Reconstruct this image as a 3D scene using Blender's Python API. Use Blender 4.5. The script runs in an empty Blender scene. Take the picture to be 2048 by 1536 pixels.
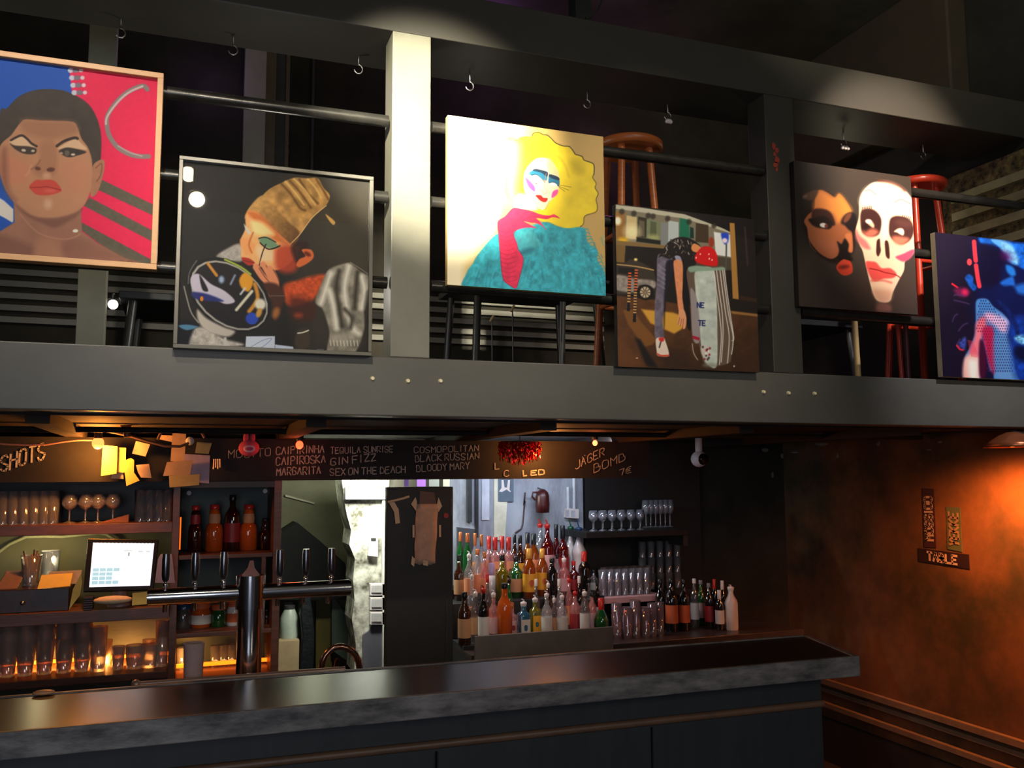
import bpy, math, random
import numpy as np
from mathutils import Vector, Matrix
random.seed(7); RNG = np.random.RandomState(11)
C = bpy.context.scene.collection
SC = bpy.context.scene

# ---------------------------------------------------------------- camera
FOC = 1765.0; EYE = 1.75
PIT, YAW, ROL = (math.radians(a) for a in (5.92, 20.15, -0.33))
_fw = np.array([math.sin(YAW)*math.cos(PIT), math.cos(YAW)*math.cos(PIT), math.sin(PIT)])
_r = np.array([math.cos(YAW), -math.sin(YAW), 0]); _u = np.cross(_r, _fw)
_R = math.cos(ROL)*_r+math.sin(ROL)*_u; _U = -math.sin(ROL)*_r+math.cos(ROL)*_u
_O = np.array([0, 0, EYE])
def at(x, y, Y=None, X=None, Z=None):
    """point of the place seen at a picture position, on the plane Y=, X= or Z="""
    d = _fw*FOC+_R*(x-1024)-_U*(y-768)
    i, v = (1, Y) if Y is not None else ((0, X) if X is not None else (2, Z))
    return Vector(_O+d*(v-_O[i])/d[i])
def proj(p):
    d = np.array(p)-_O; z = d@_fw
    return (1024+FOC*(d@_R)/z, 768-FOC*(d@_U)/z)
cam = bpy.data.cameras.new('camera'); cam.sensor_width = 36; cam.lens = FOC/2048*36; cam.clip_start = .05
co = bpy.data.objects.new('camera', cam); C.objects.link(co)
co.matrix_world = Matrix(((_R[0], _U[0], -_fw[0], 0), (_R[1], _U[1], -_fw[1], 0), (_R[2], _U[2], -_fw[2], EYE), (0, 0, 0, 1)))
SC.camera = co

# ---------------------------------------------------------------- world, view, lights
w = bpy.data.worlds.new('world'); SC.world = w; w.use_nodes = True
w.node_tree.nodes['Background'].inputs[0].default_value = (.55, .62, .8, 1)
w.node_tree.nodes['Background'].inputs[1].default_value = 0.05
SC.view_settings.view_transform = 'Standard'; SC.view_settings.look = 'None'
SC.view_settings.exposure = 0; SC.view_settings.gamma = 1
def light(kind, name, loc, power, col, target=None, size=.1, size_y=None, spot=None, blend=.6):
    L = bpy.data.lights.new(name, kind); L.energy = power; L.color = col
    o = bpy.data.objects.new(name, L); C.objects.link(o); o.location = loc
    if kind == 'AREA':
        L.shape = 'RECTANGLE'; L.size = size; L.size_y = size_y or size
    else: L.shadow_soft_size = size
    if kind == 'SPOT': L.spot_size = math.radians(spot); L.spot_blend = blend
    if target is not None:
        o.rotation_euler = (Vector(target)-Vector(loc)).to_track_quat('-Z', 'Y').to_euler()
    return o
# ceiling spots above the room, aimed at the gallery front
SPOTS = [((-.035, .80, 3.445), (.80, 3.0, 2.99), 3300, 23, (1, .93, .72)),
         ((.01, .95, 3.255), (.45, 3.0, 2.48), 125, 48, (1, .89, .72)),
         ((2.95, 1.35, 3.95), (2.93, 3.0, 3.07), 430, 34, (1, .80, .62)),
         ((-.55, 1.2, 3.85), (-.42, 3.0, 2.72), 155, 38, (1, .90, .78)),
         ((1.75, 1.1, 3.9), (1.72, 3.0, 2.50), 110, 44, (1, .90, .74)),
         ((3.55, 1.3, 3.7), (3.40, 3.0, 2.45), 170, 36, (.95, .92, 1))]
for i, (a, b, p, s, c) in enumerate(SPOTS):
    light('SPOT', 'spot_beam', a, p, c, b, .03, spot=s, blend=.9)
light('AREA', 'street_door_daylight', (-.6, -2.6, 1.7), 40, (.80, .86, 1), (0.4, 3, 1.7), 1.6, 1.5)
light('AREA', 'front_room_fill', (2.2, -2.3, 2.9), 26, (1, .90, .72), (1.5, 3, 2.2), .8, .8)  # unseen area light added behind the camera for fill and chrome highlights
light('AREA', 'back_room_tube', (1.75, 4.36, 1.93), 6, (.74, .82, 1), (1.8, 4.95, 1.55), .9, .05)
light('AREA', 'kitchen_strip', (.93, 4.78, 1.80), 16, (.95, 1, .88), (1.02, 5.2, 1.35), .3, .1)
light('POINT', 'kitchen_glow', (.75, 5.55, 1.75), 3.0, (.86, .90, .62), size=.1)
light('POINT', 'gallery_purple', (2.35, 4.65, 3.7), 2.4, (.75, .18, .7), size=.1)
light('POINT', 'gallery_purple', (.05, 4.75, 3.9), .6, (.55, .3, .95), size=.05)
light('POINT', 'gallery_purple', (1.6, 4.6, 4.2), 1.2, (.65, .25, .9), size=.05)
light('POINT', 'gallery_fill', (-1.0, 3.5, 2.75), 3.5, (1, .96, .8), size=.1)
light('POINT', 'gallery_fill', (1.15, 3.6, 2.95), .9, (1, .9, .75), size=.1)
light('POINT', 'gallery_fill', (3.3, 3.75, 3.0), 1.2, (1, .9, .6), size=.1)
light('POINT', 'gallery_fill', (.3, 3.5, 2.5), 7, (1, .95, .85), size=.08)
light('SPOT', 'ceiling_uplight', (2.1, 2.0, 3.9), 60, (1, .98, .70), (2.9, 3.2, 4.35), .04, spot=100, blend=1)
SC.cycles.transparent_max_bounces = 48; SC.cycles.max_bounces = 8

# ---------------------------------------------------------------- materials
MATS = {}
def nodes(name):
    m = bpy.data.materials.new(name); m.use_nodes = True
    nt = m.node_tree; b = nt.nodes['Principled BSDF']
    return m, nt, b
def lin(c):
    c = np.array(c, float)/255.0
    return tuple(np.where(c <= .04045, c/12.92, ((c+.055)/1.055)**2.4))+(1.0,)
def mat(name, col, rough=.6, metal=0, spec=.5, var=.25, scale=9, bump=.1, col2=None, emit=None, es=0, streak=None):
    if name in MATS: return MATS[name]
    m, nt, b = nodes(name)
    c1 = lin(col); c2 = lin(col2) if col2 is not None else tuple(x*(1-var) for x in c1[:3])+(1,)
    tc = nt.nodes.new('ShaderNodeTexCoord'); n = nt.nodes.new('ShaderNodeTexNoise')
    n.inputs['Scale'].default_value = scale; n.inputs['Detail'].default_value = 6; n.inputs['Roughness'].default_value = .65
    mp = nt.nodes.new('ShaderNodeMapping')
    if streak: mp.inputs['Scale'].default_value = streak
    nt.links.new(tc.outputs['Object'], mp.inputs[0]); nt.links.new(mp.outputs[0], n.inputs['Vector'])
    r = nt.nodes.new('ShaderNodeValToRGB')
    r.color_ramp.elements[0].position = .35; r.color_ramp.elements[1].position = .65
    r.color_ramp.elements[0].color = c2; r.color_ramp.elements[1].color = c1
    nt.links.new(n.outputs['Fac'], r.inputs[0]); nt.links.new(r.outputs[0], b.inputs['Base Color'])
    b.inputs['Roughness'].default_value = rough; b.inputs['Metallic'].default_value = metal
    b.inputs['Specular IOR Level'].default_value = spec
    if bump:
        bp = nt.nodes.new('ShaderNodeBump'); bp.inputs['Strength'].default_value = bump; bp.inputs['Distance'].default_value = .01
        nt.links.new(n.outputs['Fac'], bp.inputs['Height']); nt.links.new(bp.outputs[0], b.inputs['Normal'])
    if emit is not None:
        b.inputs['Emission Color'].default_value = lin(emit); b.inputs['Emission Strength'].default_value = es
    MATS[name] = m
    return m
def glass(name, tint=(245, 247, 250), body=.10, gloss=.14, rough=.04, bodycol=None):
    """thin clear glass: see-through, faint body colour, mirror-like sheen at the edges"""
    if name in MATS: return MATS[name]
    m = bpy.data.materials.new(name); m.use_nodes = True; nt = m.node_tree; nt.nodes.clear()
    N = nt.nodes.new; L = nt.links.new
    out = N('ShaderNodeOutputMaterial'); tr = N('ShaderNodeBsdfTransparent'); tr.inputs[0].default_value = lin(tint)
    df = N('ShaderNodeBsdfDiffuse'); df.inputs[0].default_value = lin(bodycol or tint)
    gl = N('ShaderNodeBsdfGlossy'); gl.inputs['Roughness'].default_value = rough
    fr = N('ShaderNodeLayerWeight'); fr.inputs[0].default_value = .35
    ns = N('ShaderNodeTexNoise'); ns.inputs['Scale'].default_value = 30
    bp = N('ShaderNodeBump'); bp.inputs['Strength'].default_value = .08; L(ns.outputs['Fac'], bp.inputs['Height']); L(bp.outputs[0], gl.inputs['Normal'])
    mr = N('ShaderNodeMapRange'); mr.inputs['To Min'].default_value = gloss*.5; mr.inputs['To Max'].default_value = min(1, gloss*4)
    L(fr.outputs['Facing'], mr.inputs['Value'])
    m1 = N('ShaderNodeMixShader'); m1.inputs[0].default_value = body; L(tr.outputs[0], m1.inputs[1]); L(df.outputs[0], m1.inputs[2])
    m2 = N('ShaderNodeMixShader'); L(mr.outputs[0], m2.inputs[0]); L(m1.outputs[0], m2.inputs[1]); L(gl.outputs[0], m2.inputs[2])
    L(m2.outputs[0], out.inputs[0]); MATS[name] = m
    return m
def emis(name, col, s):
    return mat(name, col, emit=col, es=s, bump=0, var=0)
BLACK = mat('black_painted_steel', (58, 58, 56), .38, 0, .5, .35, 6, .12)
BLACKW = mat('black_painted_wood', (44, 46, 48), .5, 0, .45, .35, 5, .15, streak=(1, 1, 6))
BEAMT = mat('shaded_beam_paint', (66, 63, 57), .5, 0, .35, .22, 3, .18, streak=(.6, 1, 1))  # beam paint again, darkened in colour to stand for dimmer light
BEAM = mat('grey_black_painted_beam', (98, 96, 89), .42, 0, .5, .22, 3, .18, streak=(.6, 1, 1))
PILLAR = mat('grey_painted_column', (118, 116, 102), .36, .0, .6, .2, 5, .12)
PIPE = mat('dark_steel_pipe', (72, 70, 66), .26, .65, .5, .4, 14, .1)
DARK = mat('dark_wall', (40, 38, 36), .75, 0, .3, .5, 3, .25)
CEIL = mat('dark_olive_ceiling', (62, 60, 48), .7, 0, .3, .5, 2.2, .2)
UNDER = mat('dusty_brown_ceiling_boards', (42, 31, 26), .75, 0, .3, .5, 5, .3, streak=(1, .4, 1))
RUST = mat('rust_brown_plaster', (112, 74, 48), .8, 0, .2, .5, 1.5, .25, col2=(50, 44, 32))
GREYPL = mat('grey_green_plaster', (50, 46, 38), .85, 0, .2, .4, 2.2, .2, col2=(32, 30, 25))
CHROME = mat('polished_chrome', (215, 215, 220), .14, 1, .5, .05, 4, 0)
STEEL = mat('brushed_steel', (170, 168, 165), .32, 1, .5, .2, 20, .05, streak=(1, 1, 12))
WHITE = mat('white_plastic', (225, 215, 212), .4, 0, .5, .06, 5, 0)
BROWNW = mat('dark_red_brown_wood', (108, 68, 54), .45, 0, .5, .4, 7, .1, streak=(1, 6, 6))
CABBACK = mat('dark_green_grey_panel', (66, 76, 76), .55, 0, .4, .25, 5, .1)
OLIVEB = mat('olive_painted_panel', (150, 142, 104), .7, 0, .3, .2, 4, .1)
PAPER = mat('aged_paper', (215, 190, 160), .85, 0, .2, .15, 30, .05)
PAPERY = mat('yellow_paper', (240, 205, 110), .8, 0, .2, .1, 30, .05)
PAPERL = mat('lilac_paper', (180, 165, 185), .8, 0, .2, .15, 25, .05)
CHALK = mat('chalk', (205, 200, 188), .95, 0, .1, .4, 90, 0)
CHALKB = mat('black_chalkboard', (38, 37, 38), .7, 0, .3, .35, 5, .08)
ORANGEW = mat('orange_varnished_wood', (190, 105, 55), .35, 0, .5, .3, 9, .1, streak=(1, 1, 8))
REDW = mat('red_lacquer', (205, 62, 38), .28, 0, .6, .15, 9, .05)
CLEAR = glass('clear_drinking_glass', (250, 250, 252), .16, .30, .06, (215, 215, 225))
CLEARB = glass('clear_bottle_glass', (246, 248, 250), .22, .28, .05, (205, 205, 210))

# ---------------------------------------------------------------- mesh helpers
class MB:
    def __init__(s): s.v = []; s.f = []; s.sm = []
    def add(s, V, F, smooth=False):
        n = len(s.v); s.v += [tuple(p) for p in V]; s.f += [tuple(i+n for i in f) for f in F]; s.sm += [smooth]*len(F); return s
    def box(s, x0, x1, y0, y1, z0, z1):
        V = [(x, y, z) for z in (z0, z1) for y in (y0, y1) for x in (x0, x1)]
        return s.add(V, [(0, 2, 3, 1), (4, 5, 7, 6), (0, 1, 5, 4), (2, 6, 7, 3), (0, 4, 6, 2), (1, 3, 7, 5)])
    def prism(s, pts, vec):
        """closed outline of 3-D points pushed along vec"""
        n = len(pts); vec = Vector(vec); P = [Vector(p) for p in pts]
        V = P+[p+vec for p in P]
        F = [tuple(range(n))[::-1], tuple(range(n, 2*n))]+[(i, (i+1) % n, n+(i+1) % n, n+i) for i in range(n)]
        return s.add(V, F)
    def tube(s, pts, r, seg=10, cap=True, flat=None):
        P = [Vector(p) for p in pts]; n = len(P)
        R = r if isinstance(r, (list, tuple)) else [r]*n
        V = []; up = None
        for i, p in enumerate(P):
            t = (P[min(i+1, n-1)]-P[max(i-1, 0)]).normalized()
            if up is None: up = Vector((0, 0, 1)) if abs(t.z) < .9 else Vector((1, 0, 0))
            a = t.cross(up).normalized(); b = a.cross(t).normalized(); up = b
            for k in range(seg):
                an = 2*math.pi*k/seg
                V.append(p+a*math.cos(an)*R[i]+b*math.sin(an)*R[i]*(flat or 1))
        F = [(i*seg+k, i*seg+(k+1) % seg, (i+1)*seg+(k+1) % seg, (i+1)*seg+k) for i in range(n-1) for k in range(seg)]
        s.add(V, F, True)
        if cap: s.add(V[:seg], [tuple(range(seg))[::-1]]); s.add(V[-seg:], [tuple(range(seg))])
        return s
    def lathe(s, prof, c=(0, 0, 0), seg=16, sq=1.0, sx=1, sy=1):
        """profile of (radius, height) turned about the upright axis; sq<1 squares it off"""
        c = Vector(c); V = []
        for r, z in prof:
            for k in range(seg):
                a = 2*math.pi*(k+.5)/seg; ca, sa = math.cos(a), math.sin(a)
                if sq < 1: ca = math.copysign(abs(ca)**sq, ca); sa = math.copysign(abs(sa)**sq, sa)
                V.append(c+Vector((r*ca*sx, r*sa*sy, z)))
        m = len(prof)
        F = [(i*seg+k, i*seg+(k+1) % seg, (i+1)*seg+(k+1) % seg, (i+1)*seg+k) for i in range(m-1) for k in range(seg)]
        s.add(V, F, True)
        if prof[0][0] > 1e-4: s.add(V[:seg], [tuple(range(seg))[::-1]])
        if prof[-1][0] > 1e-4 and prof[-1] != prof[0]: s.add(V[-seg:], [tuple(range(seg))])
        return s
    def sphere(s, c, r, seg=14, sx=1, sy=1, sz=1):
        n = 8; s.lathe([(r*math.sin(math.pi*i/n)+1e-5, -r*sz*math.cos(math.pi*i/n)) for i in range(n+1)], c, seg, sx=sx, sy=sy); return s
    def mesh(s, name, m, off=(0, 0, 0)):
        me = bpy.data.meshes.new(name); o = Vector(off)
        me.from_pydata([Vector(p)-o for p in s.v], [], s.f); me.polygons.foreach_set('use_smooth', s.sm)
        me.materials.append(m); me.update(); return me
def obj(name, mb, m, parent=None, bevel=0, label=None):
    base = Vector((0, 0, 0)); q = parent
    while q is not None: base += q.location; q = q.parent
    me = mb.mesh(name, m, base) if isinstance(mb, MB) else mb
    o = bpy.data.objects.new(name, me); C.objects.link(o)
    if parent is not None: o.parent = parent
    if bevel:
        b = o.modifiers.new('bevel', 'BEVEL'); b.width = bevel; b.segments = 2; b.limit_method = 'ANGLE'
    if label: o['label'] = label
    return o
def thing(name, label, cat, loc=(0, 0, 0), group=None):
    o = bpy.data.objects.new(name, None); C.objects.link(o); o.location = Vector(loc); o.empty_display_size = .05
    o['label'] = label; o['category'] = cat
    if group: o['group'] = group
    return o
def tag(o, label, cat, group=None):
    o['label'] = label; o['category'] = cat
    if group: o['group'] = group
    return o
def struct(name, mb, m, bevel=0):
    o = obj(name, mb, m, None, bevel); o['kind'] = 'structure'; return o
def dup(root, loc, label, group=None):
    r = root.copy(); C.objects.link(r); r.location = Vector(loc); r['label'] = label
    if group: r['group'] = group
    for ch in list(root.children):
        c = ch.copy(); C.objects.link(c); c.parent = r
        for g in ch.children:
            d = g.copy(); C.objects.link(d); d.parent = c
    return r
ORD = ['first', 'second', 'third', 'fourth', 'fifth', 'sixth', 'seventh', 'eighth', 'ninth', 'tenth', 'eleventh', 'twelfth', 'thirteenth', 'fourteenth', 'fifteenth', 'sixteenth']
def nth(i, n, a='left'):
    if i == 0: return 'leftmost' if a == 'left' else 'topmost'
    if i == n-1: return 'rightmost' if a == 'left' else 'lowest'
    return ORD[i]+' from left'

# ---------------------------------------------------------------- single-stroke lettering
GL = {'A': '002640|1333', 'B': '0006364533034241 3000', 'C': '4536160501103041', 'D': '00062645413000', 'E': '46060040|0333', 'F': '460600|0333',
      'G': '453616050110304133 23', 'H': '0006|4046|0343', 'I': '1016', 'J': '4641301001', 'K': '0006|460340', 'L': '060040', 'M': '0006234640', 'N': '00064046',
      'O': '1001051636454130 10', 'P': '000636454433 03', 'Q': '1001051636454130 10|2240', 'R': '0006364544330333|1340', 'S': '4536160504134241301001',
      'T': '0646|2620', 'U': '060110304146', 'V': '062046', 'W': '0610234046 3046', 'X': '0046|0640', 'Y': '062346|2320', 'Z': '06460040', '7': '064620',
      '€': '462615040201103040|0232|0434', 'Ä': '002640|1333|1717|3737', ' ': ''}
GL['W'] = '0610243046'; GL['B'] = '00062635330333|334341300 0'.replace(' ', '')
def strokes(text):
    out = []; x = 0
    for ch in text:
        for st in GL.get(ch, '').replace(' ', '').split('|'):
            if st: out.append([(x+int(st[i])/4*.62, int(st[i+1])/6) for i in range(0, len(st), 2)])
        x += .34 if ch == ' ' else (.56 if ch == 'I' else .86)
    return out, x-.24
def write_mb(text, p0, p1, h, nrm, r=.0022, jit=.02, mb=None, up=None):
    """strokes of text along p0->p1, letter height h metres, raised slightly along nrm"""
    mb = mb or MB(); S, W = strokes(text); p0 = Vector(p0); d = Vector(p1)-p0
    nrm = Vector(nrm); u = up or (nrm.cross(d).normalized()); 
    if up is None and u.z < 0 and abs(u.z) > .3: u = -u
    for st in S:
        P = []
        j = (random.uniform(-jit, jit), random.uniform(-jit, jit))
        for (a, b) in st:
            P.append(p0+d*((a+random.uniform(-jit, jit)*.6+j[0])/W)+u*h*(b+random.uniform(-jit, jit)+j[1])+nrm*.002)
        if (P[0]-P[-1]).length < 1e-5 and len(P) == 2: P[1] = P[0]+u*h*.05
        for a, b in zip(P[:-1], P[1:]):
            t = (b-a)
            if t.length < 1e-6: continue
            t.normalize(); s_ = t.cross(nrm).normalized()*r; a = a-t*r*.6; b = b+t*r*.6
            mb.prism([a-s_, b-s_, b+s_, a+s_], nrm*.0012)
    return mb

# ================================================================ the room
XL_, XR_ = -2.0, 3.75; YB = 4.95; ZC = 4.35; BAL0, BAL1 = 1.957, 2.163
struct('floor', MB().box(XL_-.1, XR_+.1, -3, 6.6, -.1, 0), mat('dark_worn_floor', (50, 42, 38), .5, 0, .4, .4, 4, .1))
struct('ceiling', MB().box(XL_-.1, XR_+.1, -3, YB+.15, ZC, ZC+.1), CEIL)
struct('wall_left', MB().box(XL_-.1, XL_, -3, 6.6, 0, ZC), DARK)
struct('wall_right', MB().box(XR_, XR_+.12, -3, 6.6, 0, 2.0), RUST)
struct('wall_right_upper', MB().box(XR_, XR_+.12, -3, 6.6, 2.0, ZC), DARK)  # same wall carried up; the dark material stands in for its shade
# back wall of the bar: solid at the right and left, an opening to the kitchen between
bw = MB()
bw.box(XL_, .42, YB, YB+.12, 0, ZC); bw.box(1.10, XR_, YB, YB+.12, 0, ZC); bw.box(.42, 1.10, YB, YB+.12, BAL0, ZC)
struct('wall_back', bw, GREYPL)
# gallery: beams, columns, soffit and deck
struct('trim_1', MB().box(XL_, XR_, 3.0, 3.12, BAL0, BAL1), BEAM, .004)['label'] = 'grey-black painted gallery edge beam'
struct('trim_2', MB().box(XL_, XR_, 3.0, 3.32, 3.352, 3.535), BEAMT, .004)['label'] = 'upper beam over the gallery opening'
struct('trim_3', MB().box(XL_, XR_, 3.12, YB, BAL0+.004, 2.10), UNDER)
j = MB()
for x in (-1.3, -.45, .42, 1.3, 2.2, 3.1): j.box(x-.035, x+.035, 3.14, YB, BAL0-.035, BAL0+.004)
j.tube([(-2, 3.9, 1.935), (-.4, 3.85, 1.94), (3.7, 3.7, 1.94)], .012)
j.box(XL_, XR_, 3.125, 3.17, BAL0-.008, BAL0+.004)
struct('trim_4', j, UNDER)
pil = MB().box(.650, .792, 3.0, 3.12, BAL1, 3.352)
struct('trim_5', pil, PILLAR, .003)['label'] = 'grey column of the gallery, brightly lit at its top'
struct('trim_6', MB().box(2.244, 2.390, 3.0, 3.12, BAL1, 3.352), BEAMT, .003)['label'] = 'dark column of the gallery with flaked red paint'
chips = MB()
for (x, y, s) in [(1547, 292, 7), (1553, 300, 6), (1549, 308, 4), (1553, 320, 7), (1551, 330, 6), (1553, 338, 4)]:
    c = at(x, y, Y=2.999); r = s*.0021
    chips.prism([c+Vector((r*math.cos(a)*random.uniform(.6, 1.2), 0, r*1.2*math.sin(a)*random.uniform(.6, 1.2))) for a in [k*.785 for k in range(8)]], (0, -.0012, 0))
struct('trim_7', chips, mat('old_red_paint', (170, 60, 42), .6))['label'] = 'flakes of red paint on the dark gallery column'
# right wall: dado rails low down, slats and rubble stone upstairs
dr = MB()
for (y0, y1, d) in [(1404, 1412, .03), (1424, 1429, .02), (1455, 1461, .035)]:
    z1 = at(1800, y0, X=3.74).z; z0 = at(1800, y1+4, X=3.74).z
    dr.box(XR_-d, XR_, 1.5, 4.95, z0, z1)
struct('trim_8', dr, mat('dusty_brown_rail', (120, 98, 80), .6))['label'] = 'dusty brown rails along the foot of the right wall'
struct('baseboard_right', MB().box(XR_-.02, XR_, -1, 4.95, 0, .26), DARK)
sl = MB()
for k in range(4):
    z = 2.86+.095*k; sl.box(XR_-.05, XR_-.02, 2.2, 3.42, z, z+.042)
struct('trim_9', sl, mat('pale_slat', (165, 158, 120), .6))['label'] = 'pale slats on the right gallery wall'
struct('trim_10', MB().box(XR_-.02, XR_-.004, 2.2, 3.5, 2.8, 3.3), mat('rubble_stone', (130, 110, 70), .8, col2=(30, 26, 18), scale=26, bump=.6))
st = MB()
for k in range(5):
    z = 2.535+.0605*k; st.box(-1.7, 1.03, YB-.03, YB, z-.014, z+.016); st.box(1.03, 2.42, YB-.03, YB, z-.014, z+.016)
struct('trim_11', st, mat('grey_slat', (105, 103, 94), .6, var=.15))['label'] = 'row of grey slats along the back gallery wall'
struct('trim_12', MB().box(-.425, -.322, 3.78, 3.84, 2.10, 3.75), mat('pale_post_paint', (150, 148, 128), .55, var=.1), .003)['label'] = 'pale square post inside the gallery'
df = MB().box(.232, .345, 4.86, YB, 2.1, 4.2)
struct('door_1', df, mat('pale_door_edge', (140, 136, 120), .6, var=.1))
struct('trim_13', MB().box(.345, .40, 4.88, YB, 2.1, 4.2).box(.455, .475, 4.88, YB, 2.1, 4.2), mat('brown_door_stile', (88, 76, 56), .6))
tp = []
for k in range(26):
    tp.append(at(572+random.uniform(-4, 7), 105+k*9, Y=4.94))
L_ = [at(566, 105, Y=4.94), at(566, 335, Y=4.94)]
struct('trim_14', MB().prism([L_[0]]+tp+[L_[1]], (0, -.003, 0)), mat('torn_white_poster', (150, 150, 150), .7))
struct('trim_15', MB().box(.60, .615, 4.9, YB, 2.1, 4.2).box(.40, .455, 4.9, YB, 2.1, 4.2), BLACK)
# upper end: plaster patch by the ceiling at the far right, post and loose cable over the upper beam
a = [at(x, y, Y=3.6) for x, y in [(1990, 95), (2010, 78), (2048, 52), (2090, 40), (2090, 140), (2020, 120)]]
struct('trim_16', MB().box(3.62, XR_, 3.3, YB, 3.62, ZC), mat('brown_boxing', (52, 42, 30), .75), .01)
p = at(1160, 20, Y=3.5)
struct('trim_17', MB().box(p.x-.04, p.x+.04, 3.46, 3.54, 3.53, ZC), BLACKW)['label'] = 'dark post rising above the upper beam'
cb = [at(x, y, Y=3.45) for x, y in [(1205, -30), (1203, 2), (1196, 20), (1184, 32), (1172, 36)]]
tag(obj('hanging_cable', MB().tube(cb, .004, 6), BLACK), 'thin black cable looping beside the post above the upper beam', 'cable')

# gallery rails: three pipes between the columns
k_ = 0
for (xa, xb, part_) in [(-2.0, .640, 'left of the bright column'), (.80, 2.235, 'between the two columns'), (2.40, 3.75, 'right of the dark column')]:
    for zi, z in enumerate((3.018, 2.737, 2.428)):
        tag(obj('gallery_rail', MB().tube([(xa, 3.022, z), ((xa+xb)/2, 3.022, z-.004), (xb, 3.022, z)], .0215, 14), PIPE),
            ['top', 'middle', 'bottom'][zi]+' black pipe rail of the gallery, '+part_, 'railing', 'pipe rails of the gallery')
# screw hooks in the soffit
def hook(px_, py_, bright=0):
    p = at(px_, py_, Z=3.352); p.y = 3.235
    s = .018
    P = [p+Vector((0, 0, 0)), p+Vector((0, 0, -.035))]
    for k in range(9):
        a = math.radians(90-k*32); P.append(p+Vector((s*math.cos(a)*.9, 0, -.035-s+s*math.sin(a))))
    return p, MB().tube(P, .0028, 7)
HK = [(242, 38), (467, 70), (717, 112), (940, 146), (1175, 183), (1334, 210), (1686, 265), (1845, 290), (1998, 312)]
for i, (x, y) in enumerate(HK):
    p, mb = hook(x, y)
    h = thing('screw_hook', 'small steel screw hook in the soffit, '+nth(i, 9).strip()+' of the row of nine', 'hook', p, 'screw hooks under the upper beam')
    obj('hook_wire', mb, STEEL, h)
    if i in (5, 6):
        m2 = MB(); 
        for k in range(5): m2.sphere(p+Vector(((-.012+.008*k)*(1 if i == 6 else .6), -.004, -.078+.004*(k % 2))), .009, 6)
        obj('crumpled_tape', m2, WHITE, h)
# bolts on the beam face
BT = [(745, 757), (816, 762), (881, 762), (1527, 784), (1577, 786), (1629, 787)]
for i, (x, y) in enumerate(BT):
    p = at(x, y, Y=2.998)
    o = MB().tube([p+Vector((0, .002, 0)), p+Vector((0, -.007, 0))], [.0085, .006], 10)
    tag(obj('bolt_head', o, mat('pale_bolt', (250, 235, 190), .4, 0, .6, .05)), ['left', 'middle', 'right'][i % 3]+' pale bolt head on the beam below the '+('bright' if i < 3 else 'dark')+' column', 'bolt', 'bolt heads on the gallery beam')
# spot lamps on drop rods
for i, (a, b, pw, s, c) in enumerate(SPOTS):
    a = Vector(a); d = (Vector(b)-a).normalized()
    t = thing('spotlight', ['upper of the two close ceiling spots left of centre, aimed at the bright column', 'lower of the two close ceiling spots left of centre', 'ceiling spot aimed at the skull face picture', 'ceiling spot over the wood framed portrait', 'ceiling spot aimed at the street scene print', 'ceiling spot at the far right by the blue print'][i], 'spotlight', a)
    hd = MB().tube([a-d*.14, a-d*.12, a-d*.03], [.03, .045, .05], 16)
    obj('lamp_head', hd, BLACK, t)
    obj('lamp_lens', MB().tube([a-d*.028, a-d*.026], .043, 16), emis('warm_lamp_lens', (255, 240, 205), 14 if i < 2 else 6), t)
    obj('drop_rod', MB().tube([a-d*.1, (a.x-d.x*.1, a.y-d.y*.1, ZC)], .008, 8), BLACK, t)

# ================================================================ gallery furniture (seen between the rails)
def stool(name, label, x, y, m, zs, leg_r=.0165, splay=.13, seat_r=.155, m2=None):
    t = thing(name, label, 'stool', (x, y, 2.10))
    obj('seat', MB().lathe([(seat_r*.9, zs-.035), (seat_r, zs-.028), (seat_r, zs-.006), (seat_r*.95, zs)], (x, y, 0), 32), m, t)
    for k in range(4):
        an = math.radians(45+90*k); u = Vector((math.cos(an), math.sin(an), 0))
        obj('leg', MB().tube([Vector((x, y, zs-.035))+u*seat_r*.62, Vector((x, y, 2.10))+u*(seat_r*.62+splay*.6)], leg_r, 10), m2 or m, t)
    r = MB()
    for hz in (.35, .62):
        rr = seat_r*.62+splay*.6*(1-hz)*.9
        P = [Vector((x+rr*math.cos(math.radians(45+90*k)), y+rr*math.sin(math.radians(45+90*k)), 2.1+(zs-2.1)*hz)) for k in range(5)]
        for q in range(4): r.tube([P[q], P[q+1]], .011, 8)
    obj('foot_rail', r, m2 or m, t)
    return t
c = at(1256, 289, Y=3.42)
stool('bar_stool', 'orange-brown varnished wooden bar stool behind the yellow-haired painting', c.x, 3.42, ORANGEW, c.z)
c = at(1828, 368, Y=3.40)
stool('bar_stool', 'glossy red bar stool behind the skull face picture', c.x, 3.40, REDW, c.z)
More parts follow.
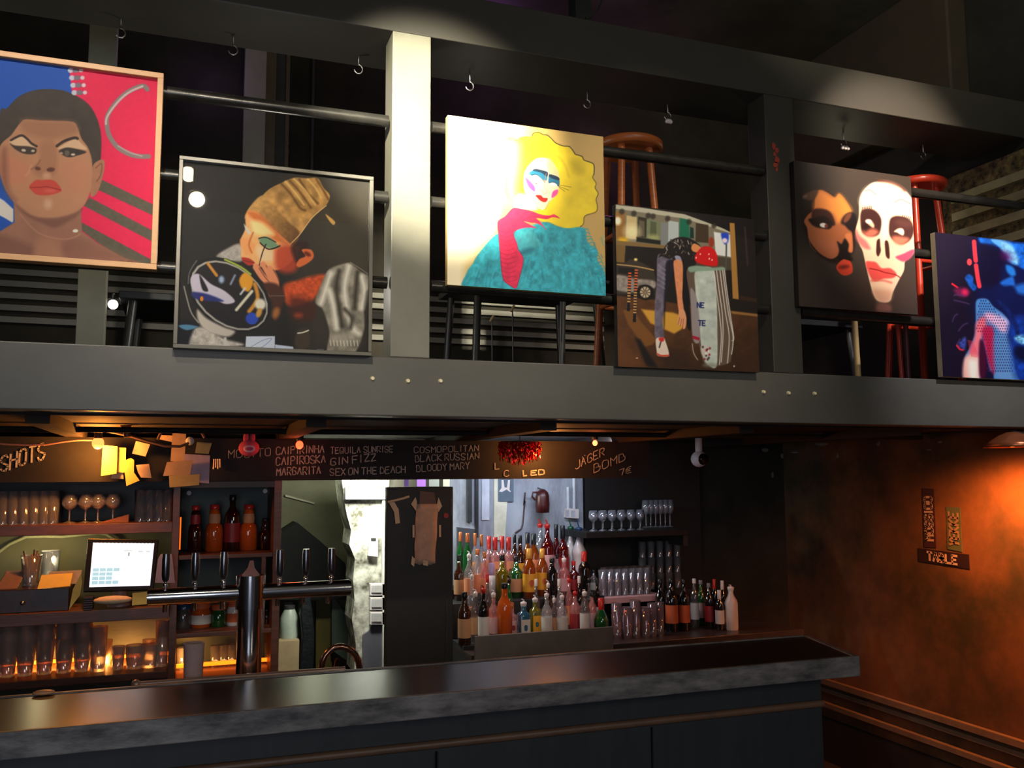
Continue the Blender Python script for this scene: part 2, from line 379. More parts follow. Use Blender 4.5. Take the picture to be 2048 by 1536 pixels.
# dark tables and chairs in the gallery
def table(x, y, label, w=.34, z=2.62):
    t = thing('cafe_table', label, 'table', (x, y, 2.1))
    obj('tabletop', MB().box(x-w, x+w, y-.28, y+.28, z-.03, z), BLACKW, t, .004)
    for sx in (-1, 1):
        for sy in (-1, 1):
            obj('leg', MB().tube([(x+sx*(w-.05), y+sy*.22, z-.03), (x+sx*(w-.02), y+sy*.25, 2.10)], .018, 8), BLACK, t)
    return t
tb = table(1.50, 3.95, 'dark table in the gallery behind the yellow-haired painting', z=2.66)
table(.0, 4.1, 'low dark table in the gallery between the pale post and the mirror portrait', .28, 2.50)
table(3.15, 4.1, 'dark table in the gallery below the skull face picture', .3, 2.57)
for i, (px1, y1, px2, y2, r, m, nm) in enumerate([(1126, 606, 1122, 735, .013, BLACK, 'dark pole standing behind the lowest rail'),
        (1708, 650, 1717, 755, .014, mat('pale_wood', (200, 165, 105), .5), 'pale wooden leg behind the lowest rail, below the skull face picture'), (1795, 665, 1805, 757, .011, REDW, 'red pole behind the lowest rail near the blue print'), (1810, 655, 1817, 757, .012, mat('mauve_pole', (120, 66, 68), .4), 'mauve pole behind the lowest rail near the blue print')]):
    a = at(px1, y1-25, Y=3.3); b = at(px2, y2, Y=3.3); b.z = 2.1
    tag(obj('upright_pole', MB().tube([a, b], r, 10), m), nm, 'pole')
gl = MB()
a = at(226, 609, Y=3.9)
t = thing('ball_lamp', 'small glowing bulb reflecting beside the pale gallery post', 'lamp', (a.x, 3.9, a.z))
obj('bulb', MB().sphere(a, .02), emis('small_bulb_white', (255, 250, 235), 3), t)
obj('bulb_stem', MB().tube([a, (a.x, 3.9, 2.50)], .006, 8), STEEL, t)
for i, (x, y) in enumerate([(1025, 617), (984, 637)]):
    a = at(x, y, Y=3.55)
    t = thing('hanging_clasp', ['upper', 'lower'][i]+' shiny metal clasp glinting under the yellow-haired painting', 'clasp', a, 'metal clasps behind the lowest rail')
    obj('metal_clasp', MB().tube([a+Vector((.008, 0, .014)), a+Vector((-.008, 0, -.014))], .006, 8), mat('bright_brass', (250, 225, 170), .2, .6), t)
    obj('strap', MB().tube([a, (a.x, 3.55, 2.100)], .003, 6), BLACK, t)
    
# ================================================================ bar counter
ct = thing('bar_counter', 'long dark bar counter with a worn grey metal edge', 'counter', (0, 2.9, 0))
T = MB().prism([(XL_+.01, 2.685, 1.04), (2.262, 2.63, 1.04), (2.36, 3.02, 1.04), (XL_+.01, 3.105, 1.04)], (0, 0, .058))
obj('countertop', T, mat('satin_black_brown_top', (44, 33, 28), .30, 0, .35, .2, 3, .03), ct)
W_ = mat('worn_grey_metal_edge', (140, 136, 134), .5, .25, .5, .4, 7, .15, col2=(70, 68, 70), streak=(1, 1, 3))
e = MB().prism([(XL_+.01, 2.670, 1.032), (2.275, 2.612, 1.032), (2.262, 2.63, 1.032), (XL_+.01, 2.688, 1.032)], (0, 0, .07))
e.prism([(2.275, 2.612, 1.032), (2.378, 3.03, 1.032), (2.36, 3.03, 1.032), (2.258, 2.63, 1.032)], (0, 0, .07))
e.prism([(XL_+.01, 3.10, 1.032), (2.36, 3.02, 1.032), (2.378, 3.035, 1.032), (XL_+.01, 3.118, 1.032)], (0, 0, .07))
obj('edge_strip', e, W_, ct, .003)
obj('front_panel', MB().prism([(XL_+.01, 2.79, 0), (2.20, 2.735, 0), (2.25, 3.0, 0), (XL_+.01, 3.08, 0)], (0, 0, 1.032)), mat('blue_black_panel', (50, 54, 58), .5, 0, .4, .2, 4, .1, streak=(4, 1, .5)), ct)
obj('moulding', MB().tube([(XL_+.01, 2.785, .928), (2.20, 2.730, .918)], .013, 10), mat('brown_moulding', (112, 84, 66), .45), ct)
gv = MB()
for x in (-.3, .75, 1.5): gv.box(x, x+.004, 2.735, 2.80, 0, .9)
obj('panel_seam', gv, DARK, ct)
# pale pebble-like lighter lying on the counter at the left
p = at(89, 1386, Z=1.10)
tag(obj('bottle_opener', MB().sphere((p.x, p.y-.02, 1.106), .032, 14, 1, .5, .25), mat('pale_orange_plastic', (235, 170, 120), .35)), 'small pale oval opener lying on the counter at the left end', 'opener')
# ledge behind the counter with drip rail
a = at(272, 1369, Y=3.17); b = at(690, 1338, Y=3.17)
struct('trim_18', MB().box(XL_, 2.2, 3.12, 3.55, .90, .95), STEEL)
t = thing('drip_rail', 'pale metal rail with rounded end running behind the counter', 'rail', (a.x, 3.17, a.z))
obj('rail_tube', MB().tube([a, b], .009, 10), mat('pale_rail', (190, 160, 145), .3, .4), t)
obj('end_knob', MB().sphere(a, .016, 12), mat('pale_rail', (190, 160, 145)), t)
obj('rail_bracket', MB().box(a.x+.05, a.x+.07, 3.16, 3.18, .95, a.z).box(b.x-.07, b.x-.05, 3.16, 3.18, .95, b.z), STEEL, t)
# beer tower
TY = 3.30
a = at(297, 1193, Y=TY); b = at(698, 1172, Y=TY); cx = at(501, 1180, Y=TY)
zb = (a.z+b.z)/2-.004
tw = thing('beer_tower', 'chrome beer tower with a wide horizontal pipe and six tap handles', 'beer tower', (cx.x, TY, .95))
obj('column', MB().tube([(cx.x, TY, .95), (cx.x, TY, zb+.035)], .043, 28), CHROME, tw)
obj('collar', MB().tube([(cx.x, TY, zb-.035-.02), (cx.x, TY, zb+.06)], .05, 28), CHROME, tw)
obj('base_ring', MB().tube([(cx.x, TY, .95), (cx.x, TY, .965)], .06, 28), CHROME, tw)
obj('cross_pipe', MB().tube([(a.x, TY, zb), (b.x, TY, zb)], .0285, 28).tube([(a.x-.004, TY, zb), (a.x, TY, zb)], .025, 20).tube([(b.x, TY, zb), (b.x+.005, TY, zb)], .025, 20), CHROME, tw)
for i, x in enumerate((332, 391, 448, 560, 612, 663)):
    q = at(x, 1130, Y=TY-.01); X = q.x
    tp_ = obj('tap_handle', MB().lathe([(.006, zb+.05), (.011, zb+.058), (.0135, zb+.075), (.0135, zb+.125), (.0125, zb+.135), (.012, zb+.145)], (X, TY-.01, 0), 16), mat('black_chrome', (130, 130, 138), .2, .95), tw)
    obj('valve', MB().sphere((X, TY-.01, zb+.04), .0085, 10).tube([(X, TY-.01, zb+.02), (X, TY-.01, zb+.05)], .005, 8), CHROME, tp_)
    obj('spout', MB().tube([(X, TY+.0, zb+.01), (X, TY+.05, zb), (X, TY+.06, zb-.06)], .008, 8), CHROME, tw)
q = at(508, 1150, Y=TY)
obj('tower_badge', MB().prism([(cx.x-.03, TY, zb+.06), (cx.x+.03, TY, zb+.06), (cx.x+.012, TY, zb+.085), (cx.x+.008, TY, zb+.11), (cx.x-.004, TY, zb+.11), (cx.x-.01, TY, zb+.085)], (0, .01, 0)), mat('brown_badge', (120, 60, 40), .4), tw)
# plastic cup and faucet
p = at(386, 1362, Y=3.22)
cup = MB(); h = .125
cup.lathe([(.026, .95), (.034, p.z+h-.002), (.0355, p.z+h), (.033, p.z+h), (.025, .955)], (p.x, 3.22, 0), 24)
tag(obj('plastic_cup', cup, mat('frosted_plastic', (205, 175, 168), .35)), 'frosted white plastic cup standing behind the counter, left of the beer tower', 'cup')
fa = []
for k in range(13):
    an = math.radians(195-k*17.5); fa.append(at(681+38*math.cos(an), 1338-46*math.sin(an)*.98, Y=3.4))
fa = [Vector((fa[0].x, 3.4, .95))]+fa
f = thing('faucet', 'curved copper coloured swan neck faucet behind the counter', 'faucet', (fa[0].x, 3.4, .95))
obj('spout', MB().tube(fa, .012, 12), mat('copper_metal', (150, 110, 95), .2, .9), f)
obj('faucet_base', MB().tube([(fa[0].x, 3.4, .95), (fa[0].x, 3.4, .98)], .022, 14), STEEL, f)
q = at(673, 1300, Y=3.4)
obj('lever', MB().tube([(fa[0].x+.03, 3.4, .96), (q.x, 3.38, q.z-.03), (q.x-.005, 3.38, q.z-.08)], .008, 8), mat('copper_metal', (150, 110, 95)), f)

# ================================================================ bar back: header board
HY = 4.25
zt = BAL0-.03; zbm = at(700, 960, Y=HY).z
hd = thing('chalkboard', 'long black chalkboard with the cocktail list hung under the gallery', 'chalkboard', (1.0, HY, zbm))
obj('board', MB().box(XL_, at(1300, 920, Y=HY).x, HY, HY+.03, zbm, zt), CHALKB, hd)
def chalk(text, a, b, h, r=.0021, j=.035):
    return write_mb(text, at(a[0], a[1], Y=HY-.002), at(b[0], b[1], Y=HY-.002), h*.00262, (0, -1, 0), r, j, up=Vector((0, 0, 1)))
for (tx, a, b, h, r) in [('SHOTS', (2, 944), (88, 917), 25, .0036), ('MOJITO', (457, 917), (541, 912), 14, .0014), ('CAIPIRINHA', (552, 909), (648, 905), 13, .0022), ('CAIPIROSKA', (552, 931), (650, 925), 14, .0022),
        ('MARGARITA', (553, 951), (641, 947), 13, .0022), ('TEQUILA SUNRISE', (661, 907), (785, 904), 11, .0019), ('GIN FIZZ', (661, 931), (752, 921), 13, .0021), ('SEX ON THE BEACH', (660, 951), (810, 945), 12, .0021),
        ('COSMOPOLITAN', (828, 906), (957, 902), 11, .0015), ('BLACK RUSSIAN', (830, 924), (958, 918), 12, .0018), ('BLOODY MARY', (833, 944), (938, 937), 12, .0018), ('L', (990, 938), (998, 937), 12, .0018), ('C', (1008, 953), (1017, 952), 11, .002), ('L', (1046, 952), (1053, 951), 11, .003), ('ED', (1062, 951), (1088, 948), 9, .003),
        ('JÄGER', (1150, 939), (1208, 910), 16, .0019), ('BOMB', (1187, 946), (1250, 920), 16, .0018), ('7€', (1238, 952), (1262, 944), 12, .0017)]:
    obj('chalk_writing', chalk(tx, a, b, h, r), CHALK, hd)

def X_(px_, y=1100, Y=HY): return at(px_, y, Y=Y).x
def Z_(y, px_=170, Y=HY): return at(px_, y, Y=Y).z
# ---------------- glass cabinet at the left
zA = Z_(1048, 170); zB = Z_(1215, 170); zC = Z_(1352, 170); xr = X_(343)
cb1 = thing('shelf_unit', 'red-brown open shelf unit with glasses and the till at the left', 'shelves', (-.8, 4.4, 0))
obj('back_panel', MB().box(XL_, xr, 4.62, 4.64, 0, zbm), OLIVEB, cb1)
obj('side_panel', MB().box(xr, xr+.03, HY, 4.62, 0, zbm), BROWNW, cb1, .002)
obj('upper_back_board', MB().box(XL_, xr, 4.60, 4.62, zA, zbm), BLACKW, cb1)
obj('lower_back_board', MB().box(XL_, xr, 4.60, 4.62, zC, zB-.05), BLACKW, cb1)
obj('shelf', MB().box(XL_, xr, HY, 4.60, zA-.045, zA), BROWNW, cb1, .002)
obj('shelf', MB().box(XL_, xr, HY-.10, 4.60, zB-.05, zB), BROWNW, cb1, .002)
obj('shelf', MB().box(XL_, xr, HY-.02, 4.60, zC-.03, zC), BROWNW, cb1, .002)
obj('lower_box', MB().box(XL_, xr, HY-.02, 4.60, 0, zC-.03), BLACKW, cb1)
# ---------------- juice cabinet
xl2 = xr+.032; xr2 = X_(546); zD = Z_(1108, 450); zE = Z_(1262, 450); zF = Z_(1352, 450)
cb2 = thing('shelf_unit', 'narrow black shelf unit with juice bottles beside the doorway', 'shelves', (.2, 4.4, 0))
obj('back_panel', MB().box(xl2, xr2, 4.60, 4.62, 0, zbm), CABBACK, cb2)
obj('side_panel', MB().box(xr2, xr2+.035, HY, 4.62, 0, zbm), BROWNW, cb2, .002)
for z, h in ((zD, .02), (zE, .02), (zF, .03)): obj('shelf', MB().box(xl2, xr2, HY, 4.60, z-h, z), BROWNW, cb2, .002)
obj('top_board', MB().box(xl2, xr2, HY, 4.60, zbm-.03, zbm-.003), BLACKW, cb2)
obj('stile', MB().box(X_(524), X_(532), HY, HY+.02, zE, zD-.02), BROWNW, cb2)
obj('lower_box', MB().box(xl2, xr2, HY, 4.60, 0, zF-.03), BLACKW, cb2)
sc = MB()
for (x, y) in [(378, 986), (530, 982), (486, 967)]: q = at(x, y, Y=4.598); sc.tube([q, q+Vector((0, -.008, 0))], .011, 10)
obj('white_knob', sc, WHITE, cb2)
# glowing strips: orange light strip low in the cabinets
a = at(352, 1345, Y=4.45); b = at(538, 1336, Y=4.45)
tag(obj('light_strip', MB().box(a.x, b.x, 4.44, 4.455, zF+.012, zF+.028), emis('orange_strip', (255, 110, 15), 2.2)), 'glowing orange light strip low in the narrow shelf unit', 'light strip')
a = at(-60, 1360, Y=4.56); b = at(338, 1345, Y=4.56)
tag(obj('light_strip', MB().box(a.x, b.x, 4.565, 4.58, zC+.005, zC+.02), emis('orange_strip2', (255, 120, 20), 3)), 'orange light strip behind the stacked beer glasses', 'light strip')
light('AREA', 'glass_shelf_glow', ((a.x+b.x)/2, 4.42, zC+.03), 10, (1, .42, .08), ((a.x+b.x)/2, 4.55, zC-.0), 1.0, .03)
light('AREA', 'juice_shelf_glow', (.2, 4.40, zF+.04), .25, (1, .40, .08), (.2, 4.45, zF), .4, .03)
a = at(352, 1030, Y=HY+.0)
tag(obj('light_strip', MB().box(xr+.031, xr+.037, HY+.01, HY+.02, Z_(1100, 350), Z_(1035, 350)), emis('lit_edge_glow', (255, 110, 15), 1.0)), 'short orange-lit divider edge between the two shelf units, light put in as glow', 'light strip')  # divider edge only catches orange light; the glow is put in as emission

# ---------------- glassware
def tumbler_mesh(H, r0, r1, m, seg=14):
    return MB().lathe([(r0, 0), (r0, .006), (r0*.99, .007), (r1, H), (r1-.0018, H), (r0-.002, .012), (0.0001, .011)], (0, 0, 0), seg).mesh('tumbler', m)
TM = {}
def tumbler(name, cat, label, group, x, y, z, H, r0, r1, m=CLEAR):
    k = (round(H, 3), round(r0, 3), round(r1, 3), m.name)
    if k not in TM: TM[k] = tumbler_mesh(H, r0, r1, m)
    o = bpy.data.objects.new(name, TM[k]); C.objects.link(o); o.location = (x, y, z); return tag(o, label, cat, group)
SM = {}
def stemglass(label, group, x, y, z, H, r, cat='wine glass', flip=False):
    t = thing('wine_glass', label, cat, (x, y, z), group)
    k = (round(H, 3), round(r, 3))
    if k not in SM:
        SM[k] = (MB().lathe([(.004, H*.45), (r*.7, H*.52), (r, H*.68), (r*.82, H), (r*.80, H), (r*.97, H*.68), (.003, H*.47)], seg=14).mesh('bowl', CLEAR),
                 MB().lathe([(r*.85, 0), (r*.82, .003), (.005, .009), (.0035, .02), (.0035, H*.42), (.006, H*.46)], seg=14).mesh('stem', CLEAR))
    for n_, me in zip(('bowl', 'stem'), SM[k]):
        o = bpy.data.objects.new(n_, me); C.objects.link(o); o.parent = t
    return t
# upper left shelf
G = 'tall glasses on the upper left shelf'
for i, x in enumerate([-22, 4, 24, 46, 66, 86, 104]):
    for j in (0, 1):
        Y = 4.36+.10*j; a = at(x+4*j, 1046, Y=Y)
        tumbler('highball_glass', 'glass', 'tall clear glass, %s, %s row, left group on the upper shelf' % (nth(i, 7).strip(), ['front', 'rear'][j]), G, a.x, Y, zA, .142, .026, .029)
for i, x in enumerate([279, 297, 316, 334]):
    for j in (0, 1):
        Y = 4.36+.10*j; a = at(x, 1046, Y=Y)
        tumbler('highball_glass', 'glass', 'tall clear glass, %s, %s row, right group on the upper shelf' % (nth(i, 4).strip(), ['front', 'rear'][j]), G, a.x, Y, zA, .142, .023, .025)
for i, x in enumerate([138, 170, 195, 225]):
    a = at(x, 1046, Y=4.36)
    stemglass('stemmed glass, %s, middle of the upper left shelf' % nth(i, 4).strip(), 'stemmed glasses on the upper left shelf', a.x, 4.36, zA, .125, .034)
a = at(232, 1046, Y=4.30)
tag(obj('cardboard_piece', MB().prism([(a.x-.07, 4.30, zA+.001), (a.x+.05, 4.30, zA+.001), (a.x+.05, 4.30, zA+.035)], (0, .05, 0)), mat('brown_card', (165, 105, 75), .7)), 'torn brown cardboard piece lying beside the stemmed glasses', 'cardboard')
# lower left shelf: stacked beer glasses
G = 'stacked beer glasses on the lower left shelf'; BEERG = glass('brightened_beer_glass', (250, 246, 244), .34, .34, .08, (235, 205, 195))  # pale pinkish body colour put in to brighten the glasses
for i, x in enumerate([-20, 14, 50, 88, 127, 163]):
    a = at(x, 1350, Y=4.36)
    for j in range(3):
        tumbler('beer_glass', 'glass', 'beer glass, %s in the %s stack, lower left shelf' % (['lowest', 'middle one', 'top one'][j], nth(i, 6).strip()), G, a.x, 4.36, zC+.001+j*.052, .145, .030, .040, BEERG)
for i, (x, h, r, j) in enumerate([(195, .19, .036, 0), (204, .11, .04, 1), (235, .10, .028, 0), (268, .10, .040, 0), (296, .10, .030, 1), (300, .10, .040, 0), (322, .20, .030, 0)]):
    a = at(x, 1350, Y=4.34+.12*j)
    tumbler('beer_glass', 'glass', ['tall glass standing right of the stacked beer glasses', 'squat tumbler behind the tall glass right of the stacks', 'small narrow tumbler in the middle of the lower left shelf', 'wide tumbler left of the pair at the end of the lower left shelf',
        'narrow tumbler behind the wide ones of the lower left shelf', 'wide tumbler second from the right end of the lower left shelf', 'tall glass at the right end of the lower left shelf'][i], 'loose tumblers on the lower left shelf', a.x, 4.34+.12*j, zC+.001, h, r*.85, r, BEERG)
# ---------------- till corner
SY = 4.22
a = at(178, 1180, Y=SY); b = at(305, 1175, Y=SY); zt_ = at(240, 1080, Y=SY+.05).z; zb_ = at(240, 1182, Y=SY-.02).z
t = thing('till_screen', 'black touch screen till showing a white and blue order page', 'screen', ((a.x+b.x)/2, SY, zB))
c0 = at(168, 1181, Y=SY-.03); c1 = at(306, 1177, Y=SY-.03); c2 = at(316, 1080, Y=SY+.03); c3 = at(177, 1078, Y=SY+.03)
def lerp(a, b, t_): return a+(b-a)*t_
def quad_uv(u, v): return lerp(lerp(c0, c1, u), lerp(c3, c2, u), v)
nq = (c1-c0).cross(c3-c0).normalized()
if nq.y > 0: nq = -nq
obj('screen_housing', MB().prism([quad_uv(-.01, -.02), quad_uv(1.01, -.02), quad_uv(1.01, 1.01), quad_uv(-.01, 1.01)], -nq*.03), mat('black_plastic', (22, 22, 26), .3), t, .003)
def scr(n_, u0, v0, u1, v1, m, k): obj(n_, MB().prism([quad_uv(u0, v0)+nq*k, quad_uv(u1, v0)+nq*k, quad_uv(u1, v1)+nq*k, quad_uv(u0, v1)+nq*k], nq*.0004), m, t)
scr('display', .07, .06, .95, .93, emis('screen_white', (232, 244, 255), 1.15), .0006)
bb = MB()
for r_ in range(4):
    for q_ in range(5 if r_ == 0 else 4 if r_ == 3 else 3):
        u = .10+.098*q_; v = .11+.085*(3-r_) if 0 else .11+.083*r_
        if r_ == 3 and q_ > 3: continue
        if r_ == 0 and q_ > 3: continue
        bb.prism([quad_uv(u, v)+nq*.0012, quad_uv(u+.088, v)+nq*.0012, quad_uv(u+.088, v+.068)+nq*.0012, quad_uv(u, v+.068)+nq*.0012], nq*.0003)
obj('screen_buttons', bb, emis('screen_blue', (150, 205, 225), .85), t)
tx = MB()
for (u0, v0, u1, v1) in [(.52, .76, .64, .775), (.58, .66, .61, .74), (.72, .75, .80, .765), (.84, .75, .90, .765), (.36, .55, .42, .56)]:
    tx.prism([quad_uv(u0, v0)+nq*.0012, quad_uv(u1, v0)+nq*.0012, quad_uv(u1, v1)+nq*.0012, quad_uv(u0, v1)+nq*.0012], nq*.0003)
obj('screen_marks', tx, emis('screen_grey', (140, 170, 180), .8), t)
tb_ = MB()
for k in range(16): tb_.prism([quad_uv(.09+.054*k, .925)+nq*.0012, quad_uv(.12+.054*k, .925)+nq*.0012, quad_uv(.12+.054*k, .94)+nq*.0012, quad_uv(.09+.054*k, .94)+nq*.0012], nq*.0003)
obj('screen_menu_bar', tb_, mat('dark_blue_bar', (40, 50, 90), .4), t)
m_ = quad_uv(.5, -.02)
obj('screen_foot', MB().lathe([(.05, zB), (.05, zB+.01), (.03, zB+.03), (.028, m_.z+.02)], (m_.x, SY+.04, 0), 18), mat('pink_grey_plastic', (150, 118, 112), .4), t)
def flat(name, label, cat, quad, Y, m, th=.0012, grp=None, tilt=0):
    P = [at(x, y, Y=Y+tilt*(i in (0, 1))) for i, (x, y) in enumerate(quad)]
    return tag(obj(name, MB().prism(P, (0, -th, 0)), m), label, cat, grp)
# box drawer and pots left of the till
a0, b0 = X_(-60, 1200, 4.18), X_(138, 1200, 4.18)
t = thing('cash_box', 'dark reddish wooden box drawer left of the till with a round knob', 'box', ((a0+b0)/2, 4.2, zB))
obj('box_body', MB().box(a0, b0, 4.18, 4.5, zB, at(70, 1178, Y=4.18).z), mat('dark_red_brown_box', (50, 28, 26), .4), t, .003)
q = at(45, 1206, Y=4.172); obj('knob', MB().sphere(q, .010, 10), STEEL, t)
ztop = at(70, 1178, Y=4.18).z
p = at(60, 1178, Y=4.30)
t = thing('pen_pot', 'clear tumbler full of pens and wooden sticks on the dark box', 'pot', (p.x, 4.30, ztop))
obj('tumbler', MB().lathe([(.03, ztop), (.042, ztop+.13), (.040, ztop+.13), (.028, ztop+.01)], (p.x, 4.3, 0), 16), CLEAR, t)
for k in range(9):
    an = k*.7; r = .018
    obj('stick', MB().tube([(p.x+r*.5*math.cos(an), 4.3+r*.5*math.sin(an), ztop+.008), (p.x+r*1.7*math.cos(an), 4.3+r*1.7*math.sin(an), ztop+.12+.015*(k % 3))], .004, 6), [PAPER, ORANGEW, mat('brown_card', (165, 105, 75))][k % 3], t)
p = at(88, 1178, Y=4.32)
tag(obj('glass_jar', MB().lathe([(.035, ztop), (.038, ztop+.13), (.04, ztop+.14), (.036, ztop+.14), (.034, ztop+.01)], (p.x+.01, 4.40, 0), 16), CLEAR), 'wide clear jar with a bright rim behind the pen pot', 'jar')
p = at(22, 1178, Y=4.26)
tag(obj('card_reader', MB().prism([(p.x-.05, 4.22, ztop), (p.x+.03, 4.22, ztop), (p.x+.045, 4.30, ztop+.06), (p.x-.03, 4.30, ztop+.06)], (0, .02, .008)), mat('grey_reader', (140, 110, 105), .35), None, .002), 'small grey card reader lying at the left on the dark box', 'card reader')
flat('menu_card', 'yellow card leaning on the dark box left of the till', 'card', [(75, 1178), (140, 1172), (146, 1146), (83, 1150)], 4.20, PAPERY, tilt=-.03)
flat('menu_card', 'cream card standing behind the yellow one left of the till', 'card', [(84, 1165), (160, 1168), (164, 1140), (100, 1143)], 4.26, PAPER)
flat('paper_slip', 'pointed orange-yellow paper slip hanging at the corner of the dark box', 'paper', [(138, 1220), (146, 1178), (162, 1148), (164, 1166), (160, 1190)], 4.12, PAPERY)
flat('sticky_note', 'small square yellow note on the till shelf edge', 'note', [(264, 1211), (294, 1208), (296, 1183), (265, 1186)], 4.13, PAPERY)
wr = MB().sphere(at(226, 1200, Y=4.17), .06, 16, 1.3, .6, .3)
tag(obj('cloth', wr, PAPER), 'crumpled cream cloth in front of the till foot', 'cloth')
st_ = MB()
for k in range(6): st_.box(X_(168, 1200, 4.16), X_(186, 1200, 4.16), 4.15, 4.22, zB+.002+k*.009, zB+.008+k*.009)
tag(obj('beer_mat_stack', st_, mat('dark_mats', (60, 40, 45), .5)), 'short stack of dark mats under the till screen', 'mats')
flat('bag', 'lilac white plastic bag hanging right of the till', 'bag', [(310, 1165), (350, 1165), (344, 1108), (322, 1108), (316, 1118)], 4.2, PAPERL, .012)
cbp = [at(x, y, Y=4.59) for x, y in [(-10, 1110), (20, 1088), (52, 1074), (90, 1073), (125, 1074), (160, 1070), (198, 1066), (212, 1068), (228, 1078)]]
t = tag(obj('pale_cable', MB().tube(cbp, .0075, 8), mat('cream_cable', (225, 220, 165), .5)), 'thick cream cable pinned along the panel above the till', 'cable')
light('POINT', 'till_fill', (at(90, 1100, Y=4.45).x, 4.40, zA-.09), 1.0, (1, .86, .45), size=.03)  # small lamp without fixture, added to warm the cards by the till

# ================================================================ bottles
def cm(n_, c, r=.25, metal=0): return mat(n_, c, r, metal, .5, .1, 8, 0)
def bg(n_, c, body=.55, tint=None): return glass(n_, tint or tuple(min(255, int(x*.9+20)) for x in c), body, .16, .06, c)
RED = cm('red_cap', (188, 42, 36)); BLK = cm('black_cap', (28, 26, 28), .3); COP = cm('copper_cap', (205, 120, 70), .25, .5); GRNC = cm('green_cap', (30, 80, 60)); BLUC = cm('blue_cap', (30, 60, 95)); WHC = cm('white_cap', (225, 215, 210)); GOLD = cm('gold_cap', (220, 160, 70), .3, .3)
B_GREEN = bg('green_bottle', (28, 96, 44), .6, (60, 150, 70)); B_YG = bg('yellow_green_bottle', (130, 122, 30), .5, (190, 190, 70)); B_BROWN = bg('brown_bottle', (60, 28, 14), .75, (110, 50, 20)); B_DARK = bg('dark_bottle', (24, 20, 20), .85, (50, 40, 35))
B_RED = bg('red_bottle', (95, 14, 18), .6, (210, 30, 30)); B_OR = bg('orange_bottle', (215, 95, 30), .75, (240, 140, 60)); B_PINK = bg('pink_bottle', (215, 150, 145), .4, (250, 200, 195)); B_FROST = bg('frosted_bottle', (232, 226, 226), .92, (235, 235, 240))
B_BLUE = bg('blue_bottle', (70, 130, 160), .45, (130, 190, 215)); B_RUM = bg('rum_bottle', (150, 70, 18), .65, (220, 130, 40)); B_GREY = bg('smoky_bottle', (120, 112, 112), .35, (200, 195, 195)); B_COLA = bg('cola_bottle', (50, 18, 14), .85, (90, 30, 20))
LP = cm('peach_label', (235, 150, 105), .6); LY = cm('yellow_label', (230, 165, 45), .6); LW = cm('white_label', (210, 205, 200), .6); LR = cm('red_label', (150, 38, 42), .5); LT = cm('tan_label', (190, 140, 100), .6); LO = cm('orange_label', (200, 95, 50), .6); LPK = cm('pink_label', (215, 165, 165), .6)
PROF = {  # (radius, height) of the glass; neck radius; label band
 'spirit': ([(.90, 0), (1, .02), (1, .56), (.92, .62), (.55, .69), (.36, .74), (.33, .90)], .34, (.14, .46)),
 'square': ([(.96, 0), (1, .02), (1, .60), (.9, .65), (.45, .70), (.40, .74), (.38, .88)], .42, (.12, .52)),
 'tall': ([(.92, 0), (1, .02), (1, .60), (.85, .67), (.5, .76), (.38, .82), (.36, .92)], .40, (.14, .5)),
 'wine': ([(.9, 0), (1, .02), (1, .60), (.85, .68), (.5, .75), (.38, .80), (.37, .93)], .40, (.16, .5)),
 'globe': ([(.6, 0), (.8, .04), (1, .25), (1, .40), (.75, .55), (.45, .66), (.34, .74), (.32, .88)], .38, (.15, .38)),
 'juice': ([(.85, 0), (1, .03), (1, .42), (.88, .55), (.62, .60), (.58, .66), (.66, .70), (.60, .78), (.60, .86), (.42, .89), (.42, .93)], .50, (.60, .80)),
 'flask': ([(.8, 0), (1, .03), (1, .50), (.8, .6), (.4, .66), (.36, .86)], .42, (.1, .4)),
 'bulb2': ([(.8, 0), (1, .10), (1, .22), (.72, .34), (.95, .45), (.95, .52), (.5, .64), (.32, .70), (.3, .86)], .36, (.1, .2))}
BM = {}
